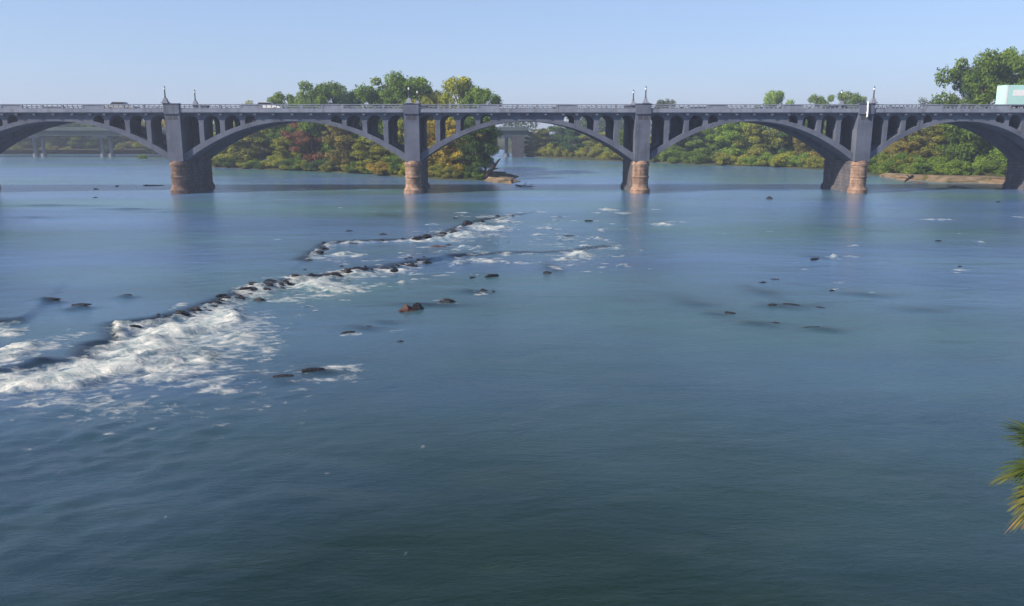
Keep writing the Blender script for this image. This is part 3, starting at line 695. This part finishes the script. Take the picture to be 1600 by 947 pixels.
# island: front belt under the arches
for a in [
 ('broad', 1, 350, 262, 205, 52, 'yellow green', 'yellow-green tree at the left end of the island beside the first pier'),
 ('broad', 3, 385, 263, 196, 56, 'olive', 'olive tree on the grassy left shore of the island'),
 ('broad', 4, 425, 262, 192, 60, 'dark green', 'dark green tree on the island left of the red-brown tree'),
 ('broad', 2, 487, 265, 186, 66, 'red-brown', 'red-brown autumn tree under the second arch'),
 ('broad', 0, 455, 265, 212, 50, 'yellow green', 'small yellow-green tree at the foot of the red-brown tree'),
 ('tall', 1, 528, 267, 190, 44, 'brown', 'brownish tree on the right of the red-brown one'),
 ('broad', 3, 556, 264, 188, 56, 'dark green', 'dark tree under the crown of the second arch, right part'),
 ('broad', 1, 583, 271, 212, 56, 'yellow green', 'yellow-green low tree under the right half of the second arch'),
 ('broad', 4, 612, 268, 192, 54, 'olive', 'olive tree behind the columns left of the island pier'),
 ('tall', 0, 626, 275, 232, 34, 'green', 'small green tree hugging the left side of the island pier'),
 ('broad', 2, 690, 277, 186, 62, 'yellow', 'yellow autumn tree right beside the island pier'),
 ('broad', 0, 715, 279, 200, 58, 'yellow', 'wider golden tree with pale trunk under the third arch'),
 ('tall', 2, 744, 281, 186, 46, 'dark green', 'dark green column-shaped tree at the right tip of the island'),
 ('tall', 1, 727, 277, 184, 40, 'dark green', 'dark green tree behind the golden one near the island tip'),
 ('broad', 3, 668, 274, 192, 40, 'olive', 'olive tree half hidden behind the island pier'),
 ]: ptree(*a)
# pale dead trunks
bm = bmesh.new(); g = onground(699, 277); tube(bm, [(g.x, g.y + .6, 0), (g.x - .2, g.y + .6, 2.5), (g.x + .3, g.y + .7, 5), (g.x - .1, g.y + .8, 7)], [.15, .12, .08, .03], 8)
tube(bm, [(g.x + .15, g.y + .6, 3.4), (g.x + 1.0, g.y + .7, 5), (g.x + 1.3, g.y + .8, 6)], [.09, .06, .03], 6)
tag(obj('bare_trunk', bm, M['palebark']), 'pale bare tree trunk standing before the golden trees by the island pier', 'tree trunk')
# leaning driftwood at the island tip
def drift(name, a, b, r0, label, mat, cr=()):
    bm = bmesh.new(); a, b = Vector(a), Vector(b)
    pts = [a.lerp(b, k / 5) + Vector((trd.uniform(-.1, .1), trd.uniform(-.1, .1), trd.uniform(-.08, .12))) for k in range(6)]
    tube(bm, pts, [r0, r0 * .95, r0 * .8, r0 * .7, r0 * .5, r0 * .2], 8)
    for t_, dv in cr:
        p = a.lerp(b, t_); tube(bm, [p, p + Vector(dv) * .5 + Vector((0, 0, .1)), p + Vector(dv)], [r0 * .45, r0 * .3, r0 * .1], 6)
    tag(obj(name, bm, mat), label, 'log')
a = onplane(757, 281, 163); b = onplane(779, 250, 163)
drift('fallen_tree', a, b, .55, 'dark dead tree leaning up over the water at the island tip', M['deadwood'], [(.5, (1.4, 0, .3)), (.7, (-.6, 0, 1.6)), (.35, (1.3, -.4, -.3)), (.85, (.9, 0, .9))])
a = onground(806, 291); b = onground(838, 294)
drift('driftwood_log', (a.x, a.y, .15), (b.x, b.y, .25), .13, 'dark driftwood log lying in the water off the island gravel bar', M['deadwood'], [(.4, (.5, -.3, .7)), (.7, (.6, .4, .4))])
a = onground(1425, 283); b = onground(1412, 287)
drift('driftwood_log', (a.x, a.y, .9), (b.x, b.y, .3), .3, 'dark log lying down the sandy right beach', M['deadwood'], [(.3, (-.8, 0, .6))])

# right bank trees
for a in [
 ('broad', 0, 838, 0, 200, 40, 'olive', 'olive tree where the right bank begins next to the dark far pier', 300),
 ('broad', 1, 868, 0, 196, 46, 'dark green', 'dark green far tree under the third arch crown', 300),
 ('broad', 2, 905, 0, 200, 50, 'blue-green', 'blue-green far tree under the right half of the third arch', 285),
 ('broad', 3, 940, 0, 206, 46, 'olive', 'olive far tree behind the columns left of the third pier', 275),
 ('broad', 4, 975, 0, 202, 50, 'green', 'green far tree just left of the third pier', 268),
 ('broad', 2, 1040, 0, 153, 30, 'grey-green', 'small grey-green treetop peeping over the deck right of the third pier', 300),
 ('broad', 1, 1035, 0, 205, 50, 'yellow green', 'yellow-green tree just right of the third pier', 255),
 ('broad', 3, 1072, 0, 196, 56, 'dark green', 'dark green tree under the left haunch of the fourth arch', 250),
 ('broad', 0, 1110, 0, 190, 60, 'green', 'green tree under the left half of the fourth arch', 245),
 ('broad', 4, 1150, 0, 184, 64, 'bright green', 'broad bright green tree under the crown of the fourth arch', 236),
 ('broad', 1, 1196, 0, 182, 60, 'olive', 'olive tree under the fourth arch right of its crown', 228),
 ('broad', 2, 1213, 0, 139, 42, 'bright green', 'round bright green treetop above the deck over the fourth arch', 290),
 ('broad', 3, 1240, 0, 186, 56, 'dark green', 'dark tree under the right haunch of the fourth arch', 225),
 ('broad', 1, 1284, 0, 146, 34, 'green', 'thin green treetop left of the pair near the fourth pier', 280),
 ('broad', 4, 1336, 0, 142, 44, 'green', 'wider thin green treetop just left of the fourth pier', 275),
 ('broad', 4, 1270, 0, 200, 46, 'brown', 'brownish tree beside the left side of the fourth pier', 216),
 ('broad', 0, 1305, 0, 196, 50, 'green', 'green tree behind the open columns left of the fourth pier', 222),
 ('broad', 1, 1345, 0, 192, 50, 'green', 'green tree directly behind the fourth pier', 215),
 ('broad', 2, 1420, 0, 202, 56, 'brown', 'brown autumn tree just right of the fourth pier', 192),
 ('broad', 4, 1412, 0, 220, 40, 'brown', 'low brown tree at the back of the sandy beach', 180),
 ('broad', 3, 1460, 0, 182, 66, 'olive', 'olive tree under the rising left part of the fifth arch', 190),
 ('broad', 0, 1510, 0, 184, 66, 'green', 'green tree under the crown of the fifth arch', 184),
 ('broad', 1, 1555, 0, 178, 66, 'green', 'deep green tree under the right part of the fifth arch', 178),
 ('broad', 2, 1600, 0, 172, 70, 'bright green', 'bright green tree at the right edge below the deck', 174),
 ('broad', 3, 1548, 0, 79, 100, 'green', 'very tall green tree standing above the bridge at the right edge', 180),
 ('broad', 4, 1522, 0, 100, 50, 'dark green', 'dark shoulder tree on the left of the very tall right tree', 186),
 ('broad', 0, 1612, 0, 72, 90, 'green', 'tallest tree cut by the right edge behind the pale truck', 184),
 ('sparse', 0, 1462, 0, 151, 46, 'grey-green', 'faint grey-green treetop above the deck, left one of two', 330),
 ('sparse', 1, 1496, 0, 150, 50, 'grey-green', 'faint grey-green treetop next to the very tall right trees', 320),
 ('broad', 1, 1680, 0, 90, 90, 'green', 'green tree outside the right edge behind the bridge', 190),
 ('broad', 2, 1760, 0, 110, 90, 'olive', 'olive tree well outside the right edge', 185),
 ]: ptree(*a[:8], depth=a[8])
# far left shore
fl = [(20,186,'blue-green'),(48,190,'dark green'),(80,187,'dark green'),(112,189,'blue-green'),(140,192,'green'),(172,188,'dark green'),(205,190,'olive'),(236,188,'yellow green'),(262,186,'yellow'),(290,190,'olive'),(318,190,'yellow green'),(345,190,'olive'),(372,194,'green')]
nm_ = ['first', 'second', 'third', 'fourth', 'fifth', 'sixth', 'seventh', 'eighth', 'ninth', 'tenth', 'eleventh', 'twelfth', 'thirteenth']
for i, (px, top, c) in enumerate(fl):
    ptree('broad', i, px, 0, top, 50, c, f'{c} tree on the far left shore, {nm_[i]} from the left edge', depth=345 if i < 7 else 335 - i)
ptree('bush', 0, 222, 251, 238, 12, 'bright green', 'small lone bright green bush growing out of the water left of the first pier')
# shoreline bushes
def shore(pts, n, cols, hpx, label, off=(0.6, 4)):
    for k in range(n):
        t_ = (k + trd.uniform(.1, .9)) / n * (len(pts) - 1); i = int(t_); f = t_ - i
        px = pts[i][0] * (1 - f) + pts[i + 1][0] * f; py = pts[i][1] * (1 - f) + pts[i + 1][1] * f
        g = onground(px, py); d = trd.uniform(*off); g.y += d; g.x *= g.y / (g.y - d)
        h = trd.uniform(*hpx) * g.y / F; tree('bush', trd.randrange(4), g.x, g.y, .25, h, h * trd.uniform(1.1, 1.7), trd.choice(cols), 'bush', label, 'bush', label)
shore([(328,262),(440,266),(540,271)], 15, ['green', 'olive', 'yellow green', 'dark green'], (14, 26), 'low bush on the island shore under the left half of the second arch')
shore([(540,271),(630,277),(760,283)], 16, ['green', 'olive', 'yellow green', 'yellow', 'green'], (14, 28), 'low bush on the island shore around its pier')
shore([(822,245),(1000,253)], 16, ['olive', 'yellow green', 'olive', 'green'], (16, 26), 'low bush on the far right bank under the third arch')
shore([(1015,254),(1200,261),(1290,265)], 22, ['olive', 'yellow green', 'bright green', 'yellow green', 'green'], (16, 30), 'low bush on the right bank under the fourth arch')
shore([(1370,273),(1420,278),(1500,281.5),(1630,284)], 30, ['bright green', 'green', 'green', 'olive'], (22, 42), 'leafy bush behind the sandy beach under the fifth arch', (1.5, 6))
shore([(16,240),(260,241),(330,242)], 12, ['dark green', 'blue-green', 'olive'], (12, 20), 'dark bush on the far left shore behind the girder bridge')
shore([(1385,280),(1460,284.5),(1530,287),(1590,289)], 9, ['bright green', 'olive'], (4, 8), 'tiny green tuft on the sandy strip of the right bank', (1.5, 5))
# distant wood: one mass
rs = np.random.RandomState(5); P = []
for k in range(260):
    x = rs.uniform(-520, 560); y = rs.uniform(390, 560); 
    if -15 < x < -5: continue
    h = rs.uniform(14, 19); n = 420
    d = rs.normal(0, 1, (n, 3)); d /= np.linalg.norm(d, axis=1)[:, None]
    P.append(np.array([x, y, h * .55]) + d * np.array([6.5, 6.5, h * .45]) * rs.uniform(.6, 1.15, (n, 1)))
P = np.concatenate(P); v, q = leaf_quads(P, rs.normal(0, 1, P.shape), .75, rs)
fw = obj('far_forest', mesh_np('far_forest', v, q), M['foliage']); fw.color = (.07, .11, .045, 1); tag(fw, 'hazy blue-green wood on the far shore', 'forest', kind='stuff')

# ------------------------------------------------------------ rocks in the river
def rock_mesh(seed, mat):
    bm = bmesh.new(); bmesh.ops.create_icosphere(bm, subdivisions=4, radius=1); rd = random.Random(seed)
    dirs = [Vector((rd.uniform(-1, 1), rd.uniform(-1, 1), rd.uniform(-.3, 1))).normalized() for _ in range(14)]; cut = [rd.uniform(.5, .88) for _ in dirs]
    from mathutils import noise as mn
    off = Vector((seed * 3.1, seed * 1.7, 0))
    for v in bm.verts:
        p = v.co.copy()
        for d, c in zip(dirs, cut):
            e = p.dot(d)
            if e > c: p -= d * (e - c) * .92
        p *= 1 + .22 * mn.noise(p * 1.3 + off) + .08 * mn.noise(p * 4 + off)
        v.co = p
    me = bpy.data.meshes.new('rock'); bm.to_mesh(me); bm.free(); me.materials.append(mat); return me
RK = [rock_mesh(s, M['rock']) for s in range(1, 8)]; RKR = rock_mesh(9, M['rock_red'])
rocks = [ # px, py(waterline), w, h, label
 (638,487,30,14,'big reddish brown rock jutting from the water left of the dark one','R'),
 (652,484,18,12,'dark angular rock touching the right side of the big reddish rock',0),
 (627,488,10,6,'small brown rock at the left foot of the big reddish rock','R'),
 (702,473,28,9,'low dark rock right of the big reddish rock',0),
 (688,473,10,5,'small dark lump touching the left end of the low dark rock',0),
 (769,433,24,9,'dark blocky rock farthest up the little row of three',0),
 (738,435,12,3,'small flat rock left of the dark blocky rock',0),
 (754,456,16,5,'dark pointed sliver of rock between the low and the blocky rock',0),
 (771,457,5,3,'tiny rock beside the pointed sliver',0),
 (405,470,20,7,'rounded dark rock at the lower edge of the ledge foam',0),
 (374,466,15,6,'dark rock in the foam on the ledge, left of the rounded one',0),
 (440,451,14,5,'dark rock on the ledge above the foam tongue',0),
 (350,475,14,5,'dark rock at the bend of the long ledge',0),
 (330,483,18,5,'flat dark rock at the head of the big white rapid',0),
 (420,446,22,4,'long flat rock along the ledge crest',0),
 (395,450,18,3,'thin dark rock along the ledge crest, left of the long flat one',0),
 (300,489,22,4,'low dark rock lying left of the rapid head',0),
 (462,440,16,3,'thin ledge rock where the ledge turns right',0),
 (515,435,30,3,'long dark rock strip in the middle of the ledge',0),
 (560,428,22,3,'dark rock strip on the ledge right of its middle',0),
 (600,423,18,3,'narrow rock strip near the right part of the ledge',0),
 (640,417,24,4,'dark rock near the right end of the ledge',0),
 (662,413,10,3,'small rock at the right end of the ledge',0),
 (482,411,14,4,'dark rock at the left corner of the upper ledge',0),
 (500,400,14,3,'small dark rock on the bending upper ledge',0),
 (476,427,8,3,'small rock between the upper and lower ledge on the left',0),
 (551,382,16,3,'flat rock left of the upper rapids',0),
 (545,363,12,2.5,'small dark rock left in a short row beyond the upper rapids',0),
 (598,369,16,3,'dark rock right in the short row beyond the upper rapids',0),
 (690,371,20,4,'dark rock at the crest of the upper rapids',0),
 (710,367,14,5,'small pointed rock at the right crest of the upper rapids',0),
 (684,388,24,4,'reddish rock in the foam below the upper rapids','R'),
 (700,384,12,3,'dark small rock beside the reddish one in the foam',0),
 (712,343,8,4,'small lone rock below the island pier',0),
 (920,346,16,3,'flat dark rock below the third pier, on the left',0),
 (882,370,36,1.2,'long thin rock line in front of the middle rapids',0),
 (855,428,14,4,'dark patch of rock left of the speckled rapids',0),
 (1203,311,11,6,'dark rock standing alone before the fourth arch',0),
 (1142,491,24,4,'dark flat rock in the calm water right of the middle',0),
 (1192,442,18,3,'thin dark rock left of the small foam line',0),
 (1212,437,12,2.5,'thin rock farther behind the small foam line',0),
 (1275,407,24,3.5,'dark rock left of the bright foam patch',0),
 (1300,455,14,3,'dark rock left of the small double foam spot',0),
 (1235,479,26,3,'long thin rock right of the calm middle',0),
 (1208,480,14,2.5,'short thin rock left of the long thin one',0),
 (1283,482,20,2,'faint thin rock at the right end of its row',0),
 (1212,506,20,3,'thin low rock nearer to the viewer, left one',0),
 (1270,514,26,3,'thin low rock nearer to the viewer, right one',0),
 (1467,377,12,2.5,'small dark rock left of the right-hand foam lines',0),
 (1500,417,10,2.5,'small rock above the curved foam spot at the right',0),
 (1560,316,9,2,'small rock near the right shore before the fifth arch',0),
 (545,521,26,4,'slanting dark rock above a short white foam line',0),
 (578,512,16,3,'faint rock right of the slanting one',0),
 (625,534,14,3.5,'small lone dark rock below the big reddish rock',0),
 (490,583,34,6,'long dark rock in the lower foam streaks',0),
 (440,592,34,4,'low dark rock left of the long one in the lower streaks',0),
 (75,478,30,3.5,'dark rock in calm water at the left, upper one',0),
 (125,488,28,3,'dark rock in calm water at the left, right-hand one',0),
 (197,469,16,2,'thin rock in calm water above the rapid',0),
 (150,296,14,2.5,'small rock before the leftmost arch, left of three',0),
 (182,291.5,8,3,'small rock before the leftmost arch, middle of three',0),
 (240,290.5,28,3,'long low rock just left of the first pier',0),
 (228,290.5,8,3,'small rock at the left end of the long low one',0),
 (148,309,10,2,'tiny rock nearest in the pale water at the left',0),
 (1440,287,22,3,'pale shore rock at the left end of the beach','R'),
 (1497,293,26,4,'rock line at the waterline of the beach','R'),
 (1515,296,30,3,'dark wet rock in front of the beach',0),
 (1560,297,30,3,'dark wet rock strip near the last pier',0),
 (788,284,22,5,'reddish rock on the gravel bar of the island','R'),
 (770,283,10,4,'small reddish rock beside the fallen tree','R'),
]
for i, (px, py, w, h, lab, rk) in enumerate(rocks):
    g = onground(px, py); sc = g.y / F; me = RKR if rk == 'R' else RK[i % 7]
    o = obj('rock', me); hw = w / 2 * sc; hh = h * sc * (1.1 if i < 2 else .85)
    o.scale = (hw * 1.2, max(hw * .5, .15), hh); o.rotation_euler = (0, 0, trd.uniform(-.35, .45))
    zz = .42 * 0 + 0.0
    j = np.searchsorted(ay_, g.y); i2 = np.searchsorted(ax_, g.x); zz = float(ZZ[min(j, ny - 1), min(i2, nx - 1)])
    o.location = (g.x, g.y + hw * .3, zz - hh * .12)
    tag(o, lab, 'rock', 'rocks in the river')

for li, (npts, lab) in enumerate(((95, 'low black jagged rock along the crest of the long diagonal ledge'), (18, 'low black jagged rock along the short upper ledge'))):
    pl = [onground(*p) for p in (LEDGES[li][0][7:] if li == 0 else LEDGES[li][0])]
    for k in range(npts):
        t_ = ((k + trd.uniform(0, .9)) / npts + .035 * math.sin(k * .9)) * (len(pl) - 1); t_ = min(max(t_, 0), len(pl) - 1.001); i = int(t_); p = pl[i].lerp(pl[i + 1], t_ - i)
        x = p.x + trd.uniform(-.6, .6); y = p.y + trd.gauss(.3, .55 if k % 4 else 1.3)
        o = obj('rock', RK[trd.randrange(7)]); w_ = (.10 + .42 * trd.random() ** 2.2) * (1.15 if li else .85) * (p.y / 45) ** .6
        o.scale = (w_, w_ * trd.uniform(.4, .7), w_ * trd.uniform(.25, .5)); o.rotation_euler = (trd.uniform(-.2, .2), trd.uniform(-.2, .2), trd.uniform(-.2, .8))
        zz = float(ZZ[min(np.searchsorted(ay_, y), ny - 1), min(np.searchsorted(ax_, x), nx - 1)]); o.location = (x, y, zz + .02); tag(o, lab, 'rock', lab)

# ------------------------------------------------------------ vehicles on the bridge
ZRD = ZRo0 - .41
def wheel(parent, x, y, r=.33, w=.22):
    bm = bmesh.new(); bmesh.ops.create_cone(bm, cap_ends=True, segments=20, radius1=r, radius2=r, depth=w, matrix=Matrix.Translation((x, y, r)) @ Matrix.Rotation(R(90), 4, 'X'))
    o = obj('wheel', bm, M['tyre'], parent)
    bm = bmesh.new(); bmesh.ops.create_cone(bm, cap_ends=True, segments=16, radius1=r * .6, radius2=r * .55, depth=w + .03, matrix=Matrix.Translation((x, y, r)) @ Matrix.Rotation(R(90), 4, 'X'))
    obj('rim', bm, M['silver'], o)
def car(x, y, flip, mat, label):
    r = empty('car', (x, y, ZRD), math.pi if flip else 0); tag(r, label, 'car', 'cars on the arch bridge')
    bm = bmesh.new()
    prism(bm, [(-2.2, .3), (2.2, .3), (2.25, .6), (2.1, .82), (1.2, .95), (-1.9, .98), (-2.2, .8)], -.88, .88); bmesh.ops.bevel(bm, geom=bm.edges[:], offset=.06, segments=2, affect='EDGES'); obj('body', bm, mat, r)
    bm = bmesh.new(); prism(bm, [(-1.6, .97), (1.15, .95), (.5, 1.4), (-1.1, 1.42)], -.76, .76); obj('cabin_glass', bm, M['glass'], r)
    bm = bmesh.new(); prism(bm, [(-1.15, 1.40), (.55, 1.38), (.45, 1.47), (-1.05, 1.5)], -.74, .74); obj('roof', bm, mat, r)
    for wx in (-1.35, 1.35):
        for wy in (-.85, .85): wheel(r, wx, wy)
    bm = bmesh.new(); box(bm, -2.24, -2.15, .5, .8, .6, .75); box(bm, -2.24, -2.15, -.8, -.5, .6, .75); obj('tail_light', bm, M['lampred'], r)
car(onplane(190, 165, 133).x, 133, False, M['silver'], 'silver car on the bridge over the leftmost visible arch')
car(onplane(418, 165, 133.5).x, 133.5, False, M['carwhite'], 'white car on the bridge over the second arch')
xr = onplane(1571, 150, 132.5).x
tr = empty('box_truck', (xr, 133.8, ZRD)); tag(tr, 'pale mint and white box truck on the bridge at the right edge', 'truck')
bm = bmesh.new(); box(bm, 0, 8.4, -1.25, 1.25, .95, 4.05, .05); obj('cargo_box', bm, M['mint'], tr)
bm = bmesh.new(); box(bm, 1.2, 8.0, -1.275, -1.255, 2.4, 3.3); box(bm, .05, .35, -1.272, -1.254, .97, 3.98); obj('side_panel', bm, M['white'], tr)
bm = bmesh.new(); box(bm, .1, 10.4, -.5, .5, .6, .94); obj('chassis', bm, M['tyre'], tr)
bm = bmesh.new(); prism(bm, [(8.55, .5), (10.7, .5), (10.75, 1.4), (10.35, 2.5), (8.55, 2.6)], -1.15, 1.15); obj('cab', bm, M['white'], tr)
bm = bmesh.new(); box(bm, 9.3, 10.2, -1.17, -1.151, 1.5, 2.2); obj('window', bm, M['glass'], tr)
for wx in (1.6, 2.7, 9.6):
    for wy in (-1.05, 1.05): wheel(tr, wx, wy, .48, .3)

# ------------------------------------------------------------ palm at the near bank, fronds reaching in from the right
def palm_mat():
    m, t, out = newmat('palm_leaf'); L = t.links.new
    at = N(t, 'ShaderNodeAttribute', attribute_name='age').outputs['Fac']
    tc = N(t, 'ShaderNodeNewGeometry').outputs['Position']
    c = ramp(t, at, [(0.0, (.045, .085, .015)), (0.5, (.15, .15, .025)), (.75, (.30, .2, .04)), (1.0, (.38, .15, .05))])
    c = mixc(t, 1, c, ramp(t, noise(t, tc, 5, 3), [(0.3, (.7, .7, .7)), (.7, (1.3, 1.3, 1.2))]), 'MULTIPLY')
    p = N(t, 'ShaderNodeBsdfPrincipled'); p.inputs['Roughness'].default_value = .5; L(c, p.inputs['Base Color'])
    tr_ = N(t, 'ShaderNodeBsdfTranslucent'); L(c, tr_.inputs[0]); mx = N(t, 'ShaderNodeMixShader'); mx.inputs[0].default_value = .3
    L(p.outputs[0], mx.inputs[1]); L(tr_.outputs[0], mx.inputs[2]); L(mx.outputs[0], out.inputs[0]); return m
M['palm'] = palm_mat()
pc = onplane(1711, 726, 12.0)
palm = empty('palm_tree', (pc.x, pc.y, .3)); tag(palm, 'fan palm with green and yellowing fronds reaching in at the right edge', 'palm tree')
bm = bmesh.new(); hc = pc.z - .3
tube(bm, [(.1, 0, -.3), (.03, 0, hc * .3), (-.03, .02, hc * .7), (0, 0, hc + .1)], [.22, .17, .16, .19], 14); obj('trunk', bm, M['bark'], palm)
prd = random.Random(12)
def frond(az, el, ln, age, droop):
    vs, qs, ages = [], [], []
    d = Vector((math.cos(az) * math.cos(el), math.sin(az) * math.cos(el), math.sin(el)))
    c0 = Vector((0, 0, hc)); st = ln * .55
    side = d.cross(Vector((0, 0, 1))).normalized(); up = side.cross(d).normalized()
    hub = c0 + d * st + Vector((0, 0, -droop * .12))
    def strip(pts, ws, wdir, ag):
        base = len(vs)
        for p, w_, in zip(pts, ws):
            vs.append(p - wdir * w_); vs.append(p + wdir * w_); ages.extend([ag, ag])
        for k in range(len(pts) - 1): qs.append((base + 2 * k, base + 2 * k + 1, base + 2 * k + 3, base + 2 * k + 2))
    strip([c0, c0.lerp(hub, .5) + up * .02, hub], [.03, .022, .015], side, min(1, age + .1))
    strip([c0, c0.lerp(hub, .5) + up * .02, hub], [.02, .015, .012], up, min(1, age + .1))
    n = 40
    for k in range(n):
        a = -1.5 + 3.0 * k / (n - 1) + prd.uniform(-.03, .03)
        dd = (d * math.cos(a) + side * math.sin(a) + up * (.22 * abs(math.sin(a)) + prd.uniform(-.06, .06))).normalized()
        L_ = ln * .44 * (1 - .25 * abs(a) / 1.5) * prd.uniform(.85, 1.08)
        pts, ws = [], []
        for j in range(7):
            t_ = j / 6; pts.append(hub + dd * L_ * t_ + Vector((0, 0, -1)) * (droop * L_ * .5 * t_ ** 2.2) + side * 0)
            ws.append(.028 * (1 - t_) ** .7 + .002)
        wd = dd.cross(up).normalized()
        strip(pts, ws, (wd + up * prd.uniform(-.5, .5)).normalized(), min(1, max(0, age + prd.uniform(-.12, .18))))
    me = mesh_np('frond', np.array([tuple(v) for v in vs]), np.array(qs)); at = me.attributes.new('age', 'FLOAT', 'POINT'); at.data.foreach_set('value', np.array(ages, np.float32))
    return me
for k in range(36):
    tier = k / 35; az = k * 2.399 + .4; el = R(70 - 115 * tier); age = max(0, (tier - .58) * 1.6)
    o = obj('frond', frond(az, el, prd.uniform(1.3, 1.6), age, .25 + .6 * tier), M['palm'], palm)
for az, el, ln, age in ((math.pi + .15, R(38), 1.3, 0), (math.pi - .2, R(24), 1.3, .05), (math.pi + .35, R(8), 1.25, .15), (math.pi + .05, R(-4), 1.3, .15), (math.pi + .2, R(-18), 1.35, .25), (math.pi - .1, R(-30), 1.35, .35), (math.pi + .3, R(-42), 1.4, .6), (math.pi - .15, R(-52), 1.4, .85), (math.pi + .1, R(15), 1.3, .1), (math.pi, R(30), 1.35, .05)):
    obj('frond', frond(az, el, ln, age, .5), M['palm'], palm)

# ------------------------------------------------------------ haze
HAZE = 0.0006
bm = bmesh.new(); box(bm, -1900, 1900, -450, 1900, -3.5, 42)
hz = obj('haze', bm); m, t, out = newmat('haze'); pv = N(t, 'ShaderNodeVolumePrincipled')
pv.inputs['Color'].default_value = (.72, .82, 1, 1); pv.inputs['Density'].default_value = HAZE; pv.inputs['Anisotropy'].default_value = 0.2
t.links.new(pv.outputs[0], out.inputs['Volume']); hz.data.materials.append(m); tag(hz, 'thin bluish haze over the river', 'haze', kind='stuff')
